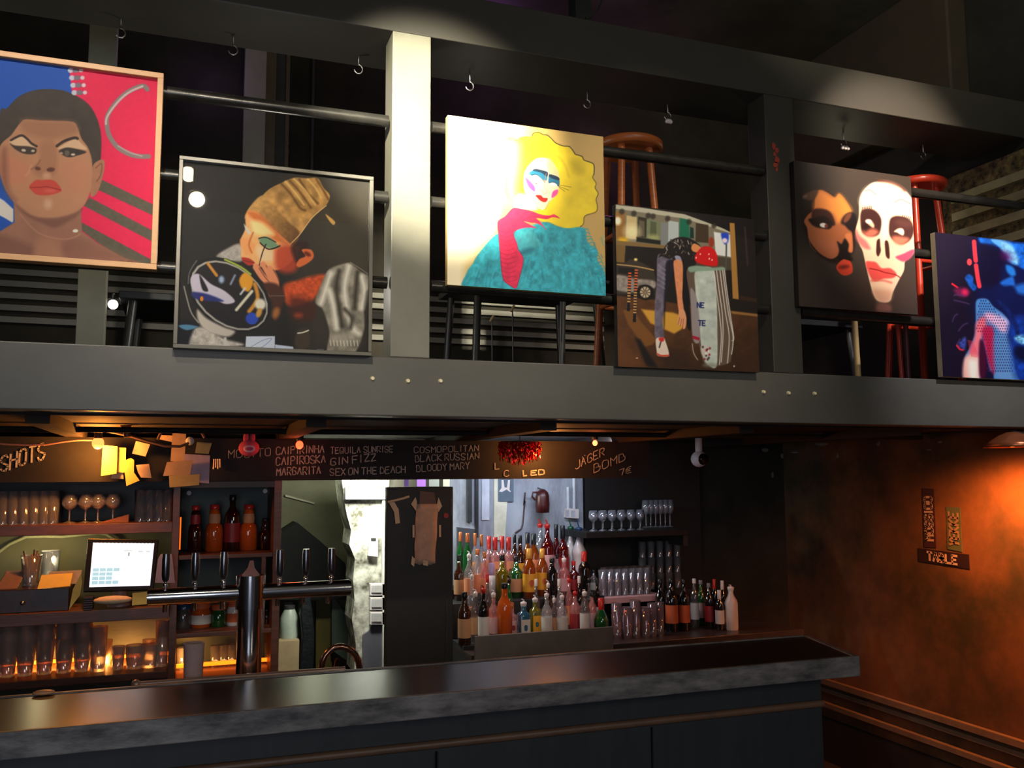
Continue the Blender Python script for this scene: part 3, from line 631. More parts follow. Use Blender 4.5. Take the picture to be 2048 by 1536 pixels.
def bottle(desc, px_, yt, wpx, Y, zb_, typ, body, cap, lab=None, grp='bottles on the back bar', pour=False, name='liquor_bottle', capf=None, logo=None):
    p = at(px_, yt, Y=Y); H = p.z-zb_; dep = (at(px_+1, yt, Y=Y)-at(px_-1, yt, Y=Y)).length/2
    dep *= math.cos(math.atan((px_-1024)/FOC)+YAW)  # px to metres across the line of sight
    r = wpx*dep/2*1.0
    prof, nr, (l0, l1) = PROF[typ]; sq = .45 if typ == 'square' else 1
    H = max(H, .08)
    t = thing(name, desc, 'bottle', (p.x, Y, zb_), grp)
    key = (typ, round(H, 2), round(r, 3), body.name)
    if key not in BM: BM[key] = MB().lathe([(a*r, b*H) for a, b in prof]+[(nr*r*.7, prof[-1][1]*H)], seg=18, sq=sq).mesh('glass_body', body)
    o = bpy.data.objects.new('glass_body', BM[key]); C.objects.link(o); o.parent = t
    ct_ = prof[-1][1]; c0_ = ct_-(capf or .03)
    cmb = MB()
    if pour:
        zc = ct_*H
        cmb.lathe([(nr*r*1.05, zc-.012), (nr*r*1.3, zc), (nr*r*1.3, zc+.008), (.005, zc+.014)], seg=12)
        cmb.tube([(0, 0, zc+.005), (0, 0, zc+.02), (-.010, 0, H)], [.005, .0045, .003], 8)
    else:
        cmb.lathe([(nr*r*1.08, c0_*H), (nr*r*1.12, c0_*H+.002), (nr*r*1.12, H-.002), (nr*r*.95, H)], seg=14)
    k2 = bpy.data.objects.new('pourer' if pour else 'cap', cmb.mesh('cap', cap)); C.objects.link(k2); k2.parent = t
    if lab:
        rr = lambda f: np.interp(f, [b for a, b in prof], [a for a, b in prof])*r
        if sq < 1: lb = MB().box(-r*.80, r*.80, -r-.0012, -r-.0002, l0*H, l1*H)
        else: lb = MB().lathe([(rr(l0)+.0008, l0*H), (rr((l0+l1)/2)+.001, (l0+l1)/2*H), (rr(l1)+.0008, l1*H)], seg=18)
        k3 = bpy.data.objects.new('paper_label', lb.mesh('paper_label', lab)); C.objects.link(k3); k3.parent = t
        if logo:
            hz = (l0+l1)/2*H; lg = MB().lathe([(0, 0), (r*.42, 0)], seg=14)
            M_ = MB(); R_ = (r+.0016)
            for k in range(1):
                M_.prism([(r*.40*math.cos(a)*1.0, -math.sqrt(max(0, R_*R_-(r*.40*math.cos(a))**2))-.0006, hz+r*.5*math.sin(a)) for a in [q*math.pi/5 for q in range(10)]], (0, -.0006, 0))
            k4 = bpy.data.objects.new('label_emblem', M_.mesh('label_emblem', logo)); C.objects.link(k4); k4.parent = k3
    return t
# stepped shelf under the bottles
YA, YBt, YCt = 4.80, 4.63, 4.43
z1 = Z_(1170, 1040, YA); z2 = Z_(1196, 1040, YBt); z3 = Z_(1277, 1040, YCt); ZBC = z3-.02
xb0, xb1 = X_(908, 1200, 4.5), X_(1215, 1200, 4.5)
bc = thing('back_counter', 'dark back bar counter carrying the bottles and glasses', 'counter', (2.0, 4.5, 0))
obj('counter_body', MB().box(xb0, 3.25, 4.25, YB-.002, 0, ZBC-.03), BLACKW, bc)
obj('worktop', MB().box(xb0, 3.28, 4.20, YB-.002, ZBC-.03, ZBC), mat('dark_worktop', (60, 52, 50), .3), bc, .002)
ss = thing('bottle_steps', 'stepped dark riser that lifts the rear rows of bottles', 'shelf', (1.7, 4.6, ZBC))
obj('step', MB().box(xb0, xb1, YBt-.09, YB-.02, ZBC, z2), BLACKW, ss); obj('step', MB().box(xb0, xb1, YA-.08, YB-.02, z2, z1), BLACKW, ss); obj('step', MB().box(xb0, xb1, YCt-.10, YBt-.09, ZBC, z3), BLACKW, ss)
ALT = False; gA = 'bottles in the rear row'; gB = 'bottles in the middle row'; gC = 'bottles in the front row'
for (d, x, yt, wd, typ, body, cap, lab, kw) in [
  ('green bottle with dark cap, left of the pair at the rear row left end', 921, 1064, 17, 'wine', B_GREEN, COP, None, dict(capf=.1)),
  ('green bottle with dark cap, right of the pair at the rear row left end', 935, 1066, 18, 'wine', B_GREEN, COP, None, dict(capf=.1)),
  ('clear bottle with copper capsule, left one of the pair beside the green bottles', 950, 1066, 17, 'spirit', CLEARB, COP, LP, dict(capf=.14)),
  ('clear bottle with copper capsule, right one of the pair beside the green bottles', 963, 1069, 18, 'spirit', CLEARB, COP, LP, dict(capf=.12)),
  ('gin bottle with red cap and peach label, leftmost of four red caps', 978, 1072, 20, 'square', B_PINK, RED, LP, dict(capf=.14, logo=LR)),
  ('gin bottle with red cap and peach label, second of four red caps from left', 990, 1074, 22, 'square', B_PINK, RED, LP, dict(capf=.14, logo=LR)),
  ('gin bottle with red cap and peach label, third of four red caps from left', 1004, 1072, 20, 'square', B_PINK, RED, LP, dict(capf=.14, logo=LR)),
  ('gin bottle with red cap and peach label, rightmost of the four red caps', 1017, 1074, 22, 'square', B_PINK, RED, LP, dict(capf=.14, logo=LR)),
  ('brown cream liqueur bottle with black cap, left one of its pair', 1029, 1069, 18, 'spirit', B_BROWN, BLK, LY, dict(capf=.06)),
  ('brown cream liqueur bottle with black cap and round yellow label, right one of its pair', 1040, 1071, 22, 'spirit', B_BROWN, BLK, LY, dict(capf=.06)),
  ('bottle with very tall black capsule, left one of its pair', 1055, 1065, 20, 'tall', B_RUM, BLK, LY, dict(capf=.26)),
  ('bottle with very tall black capsule, right one of its pair', 1067, 1067, 22, 'tall', B_RUM, BLK, LP, dict(capf=.26)),
  ('clear bottle with copper neck and red pourer, left one of its pair', 1080, 1038, 26, 'spirit', CLEARB, RED, LPK, dict(pour=True)),
  ('clear bottle with copper neck and red pourer, right one of its pair', 1094, 1039, 28, 'spirit', B_RED, RED, LPK, dict(pour=True)),
  ('ruby red bitter bottle with black cap, left one of its pair', 1112, 1049, 22, 'spirit', B_RED, BLK, LPK, dict(capf=.13)),
  ('ruby red bitter bottle with black cap, right one of its pair', 1125, 1051, 26, 'spirit', B_RED, BLK, LR, dict(capf=.13)),
  ('frosted white double bulb bottle with green pourer, left one of its pair', 1141, 1039, 27, 'bulb2', B_FROST, GRNC, None, dict(pour=True)),
  ('frosted white double bulb bottle with green pourer, right one of its pair', 1157, 1041, 30, 'bulb2', B_FROST, BLUC, None, dict(pour=True))]:
    ALT = not ALT; bottle(d, x, yt, wd, YA+(.045 if ALT else -.045), z1, typ, body, cap, lab, gA, **kw)
for (d, x, yt, wd, typ, body, cap, lab, kw) in [
  ('dark brown bottle at the left end of the middle row', 918, 1110, 20, 'spirit', B_BROWN, BLK, LT, {}),
  ('clear bottle with pourer, second from the left end of the middle row', 938, 1102, 20, 'spirit', CLEARB, WHC, LP, dict(pour=True)),
  ('clear slim bottle third from the left end of the middle row', 955, 1098, 19, 'tall', CLEARB, COP, LP, {}),
  ('clear bottle with orange cap beside the small frosted flask', 969, 1104, 17, 'spirit', B_PINK, COP, LP, {}),
  ('small frosted white flask with lilac neck in the middle row', 983, 1126, 25, 'flask', B_FROST, cm('lilac_cap', (160, 140, 175)), None, dict(capf=.2)),
  ('yellow-green whisky bottle in the middle row', 1004, 1109, 28, 'spirit', B_YG, BLK, None, dict(capf=.03, logo=None)),
  ('dark green whisky bottle in the middle row', 1032, 1112, 29, 'spirit', B_GREEN, BLK, LT, {}),
  ('amber rum bottle with large yellow label and gold cap, left of the two', 1058, 1097, 26, 'tall', B_RUM, GOLD, LY, dict(capf=.12, logo=LO)),
  ('amber rum bottle with yellow label and gold cap, right of the two', 1084, 1097, 24, 'tall', B_RUM, GOLD, LY, dict(capf=.12, logo=LO)),
  ('dark brown bottle right of the two yellow-labelled rums', 1104, 1116, 23, 'tall', B_DARK, BLK, None, {}),
  ('clear bottle with dark cap right of the dark brown bottle', 1114, 1108, 15, 'tall', CLEARB, BLK, LW, {}),
  ('pinkish clear bottle in the right half of the middle row', 1128, 1112, 22, 'spirit', B_PINK, WHC, LPK, dict(pour=True)),
  ('red bottle with red label near the right end of the middle row', 1147, 1122, 22, 'spirit', B_RED, RED, LR, {}),
  ('dark wine bottle with red capsule at the right end of the middle row', 1168, 1103, 24, 'wine', B_DARK, RED, None, dict(capf=.22)),
  ('smoky bottle behind the dark wine bottle at the right end', 1187, 1140, 20, 'spirit', B_GREY, BLK, LW, {})]:
    ALT = not ALT; bottle(d, x, yt, wd, YBt+(.04 if ALT else -.035), z2, typ, body, cap, lab, gB, **kw)
for (d, x, yt, wd, typ, body, cap, lab, kw) in [
  ('dark brown bottle with tall tan label at the left end of the front row', 929, 1184, 26, 'tall', B_BROWN, BLK, LT, dict(logo=None)),
  ('dark bottle with silver pourer, second in the front row', 951, 1178, 20, 'spirit', B_GREY, WHC, LT, dict(pour=True)),
  ('black bottle with red pourer, third in the front row', 967, 1170, 22, 'spirit', B_DARK, RED, LW, dict(pour=True)),
  ('clear bottle with silver pourer, fourth in the front row', 987, 1180, 21, 'spirit', B_PINK, WHC, LPK, dict(pour=True)),
  ('orange liqueur bottle with long peach neck in the front row', 1009, 1166, 30, 'wine', B_OR, BLK, None, dict(capf=.02)),
  ('pink-labelled square gin bottle in the front row', 1023, 1205, 22, 'square', B_PINK, COP, LPK, dict(capf=.05, logo=LR)),
  ('blue-tinted gin bottle with white label in the front row', 1047, 1198, 24, 'square', B_BLUE, WHC, LW, dict(pour=True, logo=B_BLUE)),
  ('bottle with yellow label in the front row', 1070, 1190, 21, 'square', B_YG, WHC, LY, dict(pour=True, logo=B_BLUE)),
  ('clear bottle with silver pourer left of the smoky one in the front row', 1093, 1182, 22, 'spirit', CLEARB, WHC, LW, dict(pour=True)),
  ('smoky bottle with silver pourer in the middle right of the front row', 1108, 1192, 16, 'spirit', B_GREY, WHC, LT, dict(pour=True)),
  ('clear bottle with white label and pourer in the right half of the front row', 1124, 1186, 22, 'spirit', CLEARB, WHC, LW, dict(pour=True)),
  ('pink bottle with silver pourer in the right half of the front row', 1150, 1178, 22, 'spirit', B_PINK, RED, LR, dict(pour=True)),
  ('grey bottle with silver pourer beside the pink bottle', 1169, 1180, 20, 'tall', B_GREY, WHC, LW, dict(pour=True)),
  ('red and clear bottle left of the squat green one', 1184, 1184, 18, 'tall', B_PINK, BLK, LPK, {}),
  ('squat dark green bottle with red cap at right end of the front row', 1202, 1196, 30, 'globe', B_GREEN, RED, None, dict(capf=.2))]:
    ALT = not ALT; bottle(d, x, yt, wd, YCt+(.01 if ALT else -.055), z3, typ, body, cap, lab, gC, **kw)
# extra bottles half hidden between the rows
for i, (x, yt, body, cap, lab) in enumerate([(944, 1140, CLEARB, WHC, LP), (975, 1148, B_GREY, RED, LP), (1018, 1150, B_GREEN, BLK, LPK), (1072, 1158, B_GREY, WHC, LY), (1096, 1160, B_BROWN, WHC, LPK), (1118, 1158, CLEARB, WHC, LPK), (1138, 1150, B_PINK, RED, LP), (1158, 1152, B_DARK, WHC, LPK), (1178, 1150, B_GREY, BLK, LW), (1194, 1158, B_DARK, BLK, LW)]):
    bottle('%s bottle wedged between middle and front rows, %s' % (['clear', 'grey', 'green', 'smoky', 'brown', 'clear', 'pinkish', 'dark', 'grey', 'dark'][i], nth(i, 10).strip()), x, yt, 17, 4.508, z3, 'spirit', body, cap, lab, 'bottles between the middle and front rows', pour=i % 2 == 0)
# steel speed rail panel
a = at(948, 1272, Y=4.18); b = at(1224, 1262, Y=4.18)
t = thing('steel_tray', 'brushed steel splash panel below the front row of bottles', 'tray', ((a.x+b.x)/2, 4.18, ZBC-.3))
obj('tray_front', MB().box(a.x, b.x, 4.165, 4.18, .60, a.z), mat('satin_steel_tray', (130, 122, 118), .45, .5), t, .002)
obj('tray_lip', MB().box(a.x, b.x, 4.15, 4.195, a.z-.22, a.z-.20), STEEL, t)
# juice bottles in the narrow cabinet
for (d, x, yt, wd, typ, body, cap, lab) in [('dark red juice bottle with red cap at the left of the narrow shelf unit', 392, 1011, 29, 'juice', B_COLA, RED, LR), ('orange juice bottle with red cap, left of the cola bottle', 430, 1009, 36, 'juice', B_OR, RED, LT),
    ('cola bottle with red label between the two orange juices', 466, 990, 32, 'wine', B_COLA, BLK, LR), ('orange juice bottle with red cap, right of the cola bottle', 498, 1009, 36, 'juice', B_OR, RED, LT), ('small dark bottle reflecting orange at the right end of the juice shelf', 531, 1036, 24, 'juice', B_COLA, BLK, None)]:
    bottle(d, x, yt, wd, 4.42, zD, typ, body, cap, lab, 'bottles on the juice shelf', name='juice_bottle')
for i, (d, x, yt, wd, body, cap, lab) in enumerate([('glass jar with dark blue lid and pale filling', 368, 1204, 30, B_GREY, BLUC, None), ('jar with broad orange label', 403, 1203, 34, B_OR, LO, LW), ('jar with green herbs', 438, 1208, 28, B_GREEN, LO, None), ('white bottle with orange label beside the beer tower column', 468, 1200, 24, B_FROST, LO, LO), ('small dark jar right of the beer tower column', 533, 1212, 24, B_COLA, BLK, None)]):
    p = at(x, yt, Y=4.40); r = wd*.0026*.5; H = p.z-zE
    t = thing('storage_jar', d+' low in the narrow unit', 'jar', (p.x, 4.40, zE), 'jars under the juice shelf')
    obj('jar_body', MB().lathe([(r*.9, zE), (r, zE+.005), (r, zE+H*.62), (r*.8, zE+H*.72), (r*.8, zE+H*.78)], (p.x, 4.40, 0), 16), body, t)
    obj('lid', MB().lathe([(r*.9, zE+H*.75), (r*.9, zE+H), (.001, zE+H)], (p.x, 4.40, 0), 16), cap, t)
    if lab: obj('jar_label', MB().lathe([(r*1.02, zE+H*.15), (r*1.02, zE+H*.5)], (p.x, 4.40, 0), 16), lab, t)
for i, x in enumerate([362, 430, 447, 463, 540]):
    a = at(x, 1350, Y=4.46)
    tumbler('small_glass', 'glass', 'small tumbler, %s, behind the orange strip in the narrow unit' % nth(i, 5).strip(), 'small tumblers low in the narrow unit', a.x, 4.52, zF, .09, .022, .026)

# ================================================================ right of the bottles
xq = X_(1170, 1000, 4.93)
struct('trim_19', MB().box(xq, X_(1400, 1000, 4.93), YB-.02, YB-.002, ZBC, BAL0), mat('near_black_panel', (20, 19, 19), .6))
zS = Z_(1060, 1290, 4.62)
sh = thing('glass_shelf', 'dark wall shelf holding rows of stemmed glasses', 'shelf', (2.6, 4.75, zS))
obj('shelf_board', MB().box(X_(1172, 1060, 4.58), X_(1376, 1060, 4.58), 4.58, YB-.02, zS-.035, zS), mat('near_black_shelf', (18, 17, 16), .5), sh, .002)
for x in (1320,): obj('shelf_bracket', MB().box(X_(x, 1100, 4.9), X_(x, 1100, 4.9)+.03, 4.62, YB-.02, zS-.10, zS-.035), BLACK, sh)
for i in range(12):
    a = at(1186+i*9.4, 1050, Y=4.66)
    stemglass('stemmed glass, %s, front row of the dark wall shelf' % nth(i, 12).strip(), 'stemmed glasses on the dark wall shelf', a.x, 4.66+.05*(i % 2), zS, .115, .026)
for i in range(6):
    a = at(1292+i*9.6, 1040, Y=4.84)
    stemglass('taller stemmed glass, %s, rear right of the dark wall shelf' % nth(i, 6).strip(), 'taller stemmed glasses on the dark wall shelf', a.x, 4.84, zS, .165, .027)
zR = Z_(1192, 1240, 4.62)
rs = thing('glass_riser', 'pale edged riser carrying tumblers right of the bottles', 'shelf', (2.5, 4.7, ZBC))
obj('riser_board', MB().box(xb1+.004, X_(1330, 1190, 4.56), 4.56, YB-.02, zR-.03, zR), LPK, rs)
obj('riser_leg', MB().box(X_(1310, 1190, 4.56), X_(1316, 1190, 4.56), 4.56, 4.9, ZBC, zR-.03), BLACKW, rs); obj('riser_leg', MB().box(xb1+.006, xb1+.018, 4.62, 4.9, ZBC, zR-.03), BLACKW, rs)
for i in range(7):
    for j in range(2):
        a = at(1206+i*14.5+4*j, 1190, Y=4.64+.12*j)
        tumbler('tumbler', 'glass', 'clear tumbler, %s, %s row on the pale riser' % (nth(i, 7).strip(), ['front', 'rear'][j]), 'tumblers on the pale riser', a.x, 4.64+.12*j, zR, .15, .020, .027)
zR2 = zR+.0
for i in range(5):
    for j in range(3):
        a = at(1286+i*17.5, 1190, Y=4.82)
        tumbler('tumbler', 'glass', 'stacked tumbler, %s in the %s stack before the right wall' % (['lowest', 'middle one', 'top one'][j], nth(i, 5).strip()), 'stacked tumblers on the right', a.x, 4.82, zR+j*.0955, .095, .019, .026)
obj('riser_back_board', MB().box(X_(1330, 1190, 4.74), X_(1385, 1190, 4.74), 4.74, YB-.02, zR-.03, zR), BLACKW, rs); obj('riser_leg', MB().box(X_(1380, 1190, 4.76), X_(1384, 1190, 4.76), 4.78, 4.9, ZBC, zR-.03), BLACKW, rs)
# large pale pitchers and glasses in front
for i, (x, yt, w) in enumerate([(1234, 1206, 22), (1254, 1214, 24), (1272, 1200, 22), (1291, 1214, 24), (1306, 1206, 20), (1321, 1204, 18)]):
    a = at(x, 1285, Y=4.34); zt2 = at(x, yt, Y=4.34).z
    tumbler('large_glass', 'glass', 'large pinkish glass, %s, right of the steel panel' % nth(i, 6).strip(), 'large glasses right of the steel panel', a.x, 4.34, ZBC, zt2-ZBC, w*.00115, w*.00135, glass('pinkish_glass', (225, 210, 212), .22, .2, .05, (190, 160, 165)))
for (d, x, yt, wd, Y, typ, body, cap, lab, kw) in [
  ('tall black bottle left of the orange-labelled pair', 1320, 1158, 22, 4.50, 'wine', B_DARK, BLK, None, {}),
  ('black bottle with orange label, left one of the pair on the right', 1342, 1156, 25, 4.42, 'wine', B_DARK, BLK, LO, {}),
  ('black bottle with orange label, right one of the pair on the right', 1367, 1158, 22, 4.42, 'wine', B_DARK, BLK, LO, {}),
  ('clear bottle with pale cap right of the orange-labelled pair', 1388, 1157, 17, 4.50, 'wine', B_GREY, WHC, LW, {}),
  ('green bottle with grey capsule on the right of the back counter', 1401, 1160, 18, 4.55, 'wine', B_GREEN, cm('grey_cap', (120, 120, 125)), LPK, {}),
  ('dark bottle with orange-red label on the right of the back counter', 1417, 1166, 18, 4.42, 'wine', B_DARK, cm('grey_cap', (120, 120, 125)), LR, {}),
  ('dark bottle with red capsule at the rear right of the back counter', 1428, 1158, 16, 4.60, 'wine', B_DARK, RED, None, dict(capf=.16)),
  ('dark bottle with cream label left of the white bottle', 1438, 1180, 18, 4.36, 'wine', B_DARK, WHC, LW, dict(capf=.16)),
  ('dark bottle with white capsule behind the white bottle', 1444, 1161, 16, 4.55, 'wine', B_DARK, WHC, None, dict(capf=.16))]:
    bottle(d, x, yt, wd, Y, ZBC, typ, body, cap, lab, 'bottles at the right end of the back counter', **kw)
bottle('opaque white bottle with a clear pourer at the right end of the back counter', 1461, 1170, 27, 4.34, ZBC, 'tall', cm('white_opaque_bottle', (205, 195, 190), .35), WHC, None, 'bottles at the right end of the back counter', pour=True)

# ================================================================ lit wall behind the bottles
WY = 4.93
a0, a1 = X_(913, 1000, WY), X_(1166, 1000, WY)
struct('wall_back_panel', MB().box(a0-.06, a1, WY+.002, YB-.001, ZBC, BAL0-.005), mat('pale_blue_grey_plaster', (176, 182, 192), .6, 0, .3, .3, 4, .15, col2=(128, 130, 140), streak=(2, 1, .6)))
def wall_flat(name, label, cat, quad, m, th=.01, Y=WY):
    return tag(obj(name, MB().prism([at(x, y, Y=Y) for x, y in quad], (0, -th, 0)), m), label, cat)
def wstruct(n, quad, m, th=.01, Y=WY): return struct(n, MB().prism([at(x, y, Y=Y) for x, y in quad], (0, -th, 0)), m)
wstruct('trim_20', [(932, 1044), (941, 1044), (941, 940), (932, 940)], BLACKW, .03)
wstruct('trim_21', [(949, 1075), (955, 1075), (955, 940), (949, 940)], BLACKW, .02)
wstruct('trim_22', [(913, 1120), (948, 1120), (948, 1058), (913, 1054)], mat('dark_grey_paint', (70, 72, 80), .5), .015)
wall_flat('frosted_panel', 'tall pale frosted panel fixed on the lit wall behind the bottles', 'panel', [(963, 1040), (978, 1040), (978, 940), (963, 940)], mat('frosted_panel', (215, 220, 232), .4), .006)
wall_flat('cream_panel', 'narrow cream strip on the lit wall behind the bottles', 'panel', [(988, 1080), (1009, 1080), (1014, 1004), (1014, 940), (988, 940)], mat('cream_strip', (225, 222, 200), .5), .006)
t = thing('wall_poster', 'slate blue poster with a white figure on the lit wall', 'poster', at(1012, 1000, Y=WY))
obj('poster_sheet', MB().prism([at(x, y, Y=WY-.009) for x, y in [(996, 1003), (1027, 1003), (1027, 940), (996, 940)]], (0, -.002, 0)), mat('slate_poster', (95, 112, 128), .6), t)
f_ = MB()
for P in ([(1003, 960), (1007, 960), (1009, 975), (1014, 975), (1016, 960), (1020, 960), (1019, 980), (1022, 983), (1020, 984), (1013, 979), (1004, 984), (998, 983), (1003, 976)],): f_.prism([at(x, y, Y=WY-.012) for x, y in P], (0, -.0008, 0))
obj('white_figure', f_, WHITE, t)
cz = [at(x, y, Y=WY-.003) for x, y in [(1050, 985), (1048, 1010), (1050, 1002), (1047, 1030), (1045, 1050), (1042, 1058), (1030, 1066)]]
tag(obj('wall_cable', MB().tube(cz, .005, 6), mat('brown_cable', (80, 62, 66), .5)), 'dark cable running crookedly down the lit wall', 'cable')
p = at(1085, 1000, Y=4.86)
t = thing('hanging_jug', 'dark red pleated jug hanging on the lit wall behind the bottles', 'jug', p)
prof = [(.018, -.075), (.046, -.073), (.05, -.03), (.048, .02), (.040, .045), (.018, .062), (.0001, .066)]
obj('jug_body', MB().lathe([(r*.85, z) for r, z in prof], p, 18), mat('dark_red_glaze', (80, 28, 26), .35, col2=(48, 16, 16), scale=12, streak=(8, 8, .5)), t)
obj('jug_handle', MB().tube([p+Vector((-.045, 0, .0)), p+Vector((-.065, 0, .02)), p+Vector((-.06, 0, .045)), p+Vector((-.03, 0, .045))], .006, 8), mat('dark_red_glaze', (80, 28, 26)), t)
obj('jug_hook', MB().tube([p+Vector((0, 0, .06)), (p.x, WY, p.z+.07)], .004, 6), BLACK, t)
t = thing('fuse_box', 'small white electric box with two pipes going up the lit wall', 'electric box', at(1141, 1036, Y=WY))
obj('box_body', MB().prism([at(x, y, Y=WY) for x, y in [(1128, 1035), (1154, 1037), (1154, 1018), (1129, 1016)]], (0, -.03, 0)), WHITE, t, .002)
obj('socket_plate', MB().prism([at(x, y, Y=WY-.03) for x, y in [(1132, 1033), (1138, 1033), (1138, 1020), (1132, 1020)]], (0, -.002, 0)).prism([at(x, y, Y=WY-.03) for x, y in [(1142, 1034), (1150, 1034), (1150, 1021), (1142, 1021)]], (0, -.002, 0)), mat('pale_grey_plate', (190, 190, 200), .4), t)
for x, y in ((1136, 974), (1148, 950)):
    obj('conduit', MB().tube([at(x, 1017, Y=WY-.012), at(x, y, Y=WY-.012)], .010, 10), mat('white_conduit', (215, 222, 230), .4), t)

# ================================================================ black panel door with hung things
DY = 4.27
dx0, dx1 = X_(773, 1150, DY), X_(906, 1150, DY)
zd = Z_(974, 840, DY)
struct('door_2', MB().box(dx0, dx1, DY, DY+.05, 0, zd), mat('black_door_panel', (26, 25, 25), .55, var=.2), .003)
struct('trim_23', MB().box(dx1-.035, dx1-.03, DY-.004, DY, .2, zd-.55), BLACK)
for i, (xa, xb, c, s) in enumerate([(808, 817, (120, 90, 150), .35), (834, 851, (190, 130, 250), .9), (858, 878, (190, 195, 175), .45), (886, 899, (215, 212, 180), .6)]):
    t = wstruct('glow_pane_%d' % (i+1), [(xa, 973), (xb, 973), (xb, 957), (xa, 957)], emis('lit_pane_%d' % i, c, s), .004, Y=4.6)  # glowing plates added in place of the lit back room behind
    t['label'] = ['dim purple', 'bright violet', 'greenish white', 'cream'][i]+' glowing pane standing in for the lit back room above the black door'
# hanging folded paper bag
t = thing('paper_bag', 'pinkish kraft paper bag taped on the black door panel', 'paper bag', at(853, 1130, Y=DY))
NB = 12; V = []; F = []
for j in range(NB+1):
    for i in range(5):
        l = (831.5+2*math.sin(j)*.4, 829+880*0)
        x = lerp(832-.3*j+.8*math.sin(j*1.3), 877-.6*j+.8*math.cos(j), i/4); y = lerp(1008, 1126+(4*(i % 2)), j/NB)
        p = at(x, y, Y=DY-.006-.005*abs(math.sin(i*1.7+j*.9))); V.append(p)
F = [(j*5+i, j*5+i+1, (j+1)*5+i+1, (j+1)*5+i) for j in range(NB) for i in range(4)]
m_ = MB().add(V, F, True); bo = obj('bag_sheet', m_, mat('pink_kraft', (200, 165, 140), .7, scale=14, bump=.3), t); so = bo.modifiers.new('solid', 'SOLIDIFY'); so.thickness = .002
obj('bag_mouth', MB().prism([at(x, y, Y=DY-.003) for x, y in [(838, 1010), (873, 1012), (868, 985), (840, 982)]], (0, -.003, 0)), BROWNW, t)
for q in ([(822, 1008), (832, 1022), (834, 1004), (831, 994)], [(873, 1012), (877, 1024), (884, 1012), (877, 995)], [(822, 1128), (828, 1134), (830, 1118), (824, 1112)], [(846, 1130), (856, 1132), (856, 1122), (847, 1120)], [(825, 1075), (829, 1075), (829, 1050), (825, 1050)], [(878, 1074), (882, 1074), (882, 1050), (878, 1050)]):
    obj('tape', MB().prism([at(x, y, Y=DY-.012) for x, y in q], (0, -.0008, 0)), PAPER, t)
t = thing('wall_hook', 'pale hook and strap fixed on the black door panel', 'hook', at(800, 1000, Y=DY))
obj('hook_arm', MB().tube([at(776, 1004, Y=DY-.006), at(790, 1001, Y=DY-.02), at(806, 997, Y=DY-.012), at(818, 993, Y=DY-.004)], .006, 8), PAPER, t)
obj('strap', MB().prism([at(x, y, Y=DY-.012) for x, y in [(778, 1006), (788, 1003), (797, 1018), (800, 1046), (791, 1048), (788, 1024)]], (0, -.002, 0)), PAPER, t)
p = at(892, 1031, Y=DY)
tag(obj('round_sticker', MB().tube([p, p+Vector((0, -.003, 0))], .013, 18), LR), 'round red sticker on the black door panel', 'sticker')
tag(obj('small_notice', MB().prism([at(x, y, Y=DY) for x, y in [(901, 1032), (905, 1032), (905, 998), (901, 998)]], (0, -.001, 0)), mat('dark_notice', (70, 64, 70), .6)), 'narrow dark notice at the right edge of the black door panel', 'notice')

# ================================================================ kitchen seen through the doorway
KY = 6.3
struct('wall_kitchen', MB().box(-.6, 3.2, KY, KY+.1, 0, 2.4), mat('kitchen_olive_plaster', (132, 130, 104), .8, 0, .3, .3, 3, .2))
struct('ceiling_kitchen', MB().box(-.6, 3.2, YB+.12, KY, 2.05, 2.15), DARK)
# solid black prism, its colour painting the dark of the arched opening
struct('trim_24', MB().prism([at(x, y, Y=5.9) for x, y in [(540, 1075), (568, 1064), (596, 1046), (640, 1082), (690, 1126), (696, 1150), (700, 1200), (540, 1200)]], (0, .3, 0)), mat('painted_dark_opening', (12, 12, 12), .9))
pl = [(684, 960), (688, 1000), (694, 1030), (702, 1060), (699, 1090), (710, 1118), (706, 1160), (709, 1200), (704, 1240), (712, 1290), (708, 1345), (790, 1345), (790, 960)]
struct('trim_25', MB().prism([at(x, y, Y=5.12) for x, y in pl], (0, .25, 0)), mat('peeling_whitewash', (225, 222, 205), .8, 0, .3, .3, 11, .3, col2=(84, 80, 66)))
struct('trim_26', MB().prism([at(x, y, Y=5.10) for x, y in [(726, 1345), (775, 1345), (775, 1250), (745, 1250), (738, 1262), (726, 1270)]], (0, .015, 0)), mat('grey_paint_patch', (96, 94, 104), .7))
struct('trim_27', MB().prism([at(x, y, Y=5.08) for x, y in [(765, 1340), (774, 1340), (774, 965), (765, 965)]], (0, .03, 0)), mat('white_trunking', (228, 226, 215), .5))
t = thing('light_box', 'bright rectangular light box at the top of the kitchen doorway', 'lamp', at(725, 998, Y=5.1))
obj('diffuser', MB().prism([at(x, y, Y=5.06) for x, y in [(692, 998), (776, 998), (776, 976), (692, 976)]], (0, .015, 0)), emis('white_tube_light', (250, 255, 250), 2.4), t)
obj('housing', MB().prism([at(x, y, Y=5.075) for x, y in [(690, 1000), (780, 1000), (780, 974), (690, 974)]], (0, .03, 0)), BLACK, t)
t = thing('thermostat', 'small white thermostat on the whitewashed wall', 'thermostat', at(745, 1112, Y=5.1))
obj('case', MB().prism([at(x, y, Y=5.115) for x, y in [(734, 1111), (754, 1113), (754, 1072), (738, 1072)]], (0, -.03, 0)), WHITE, t, .002)
obj('dial_window', MB().prism([at(x, y, Y=5.084) for x, y in [(742, 1082), (752, 1082), (752, 1076), (742, 1076)]], (0, -.001, 0)), BLACK, t)
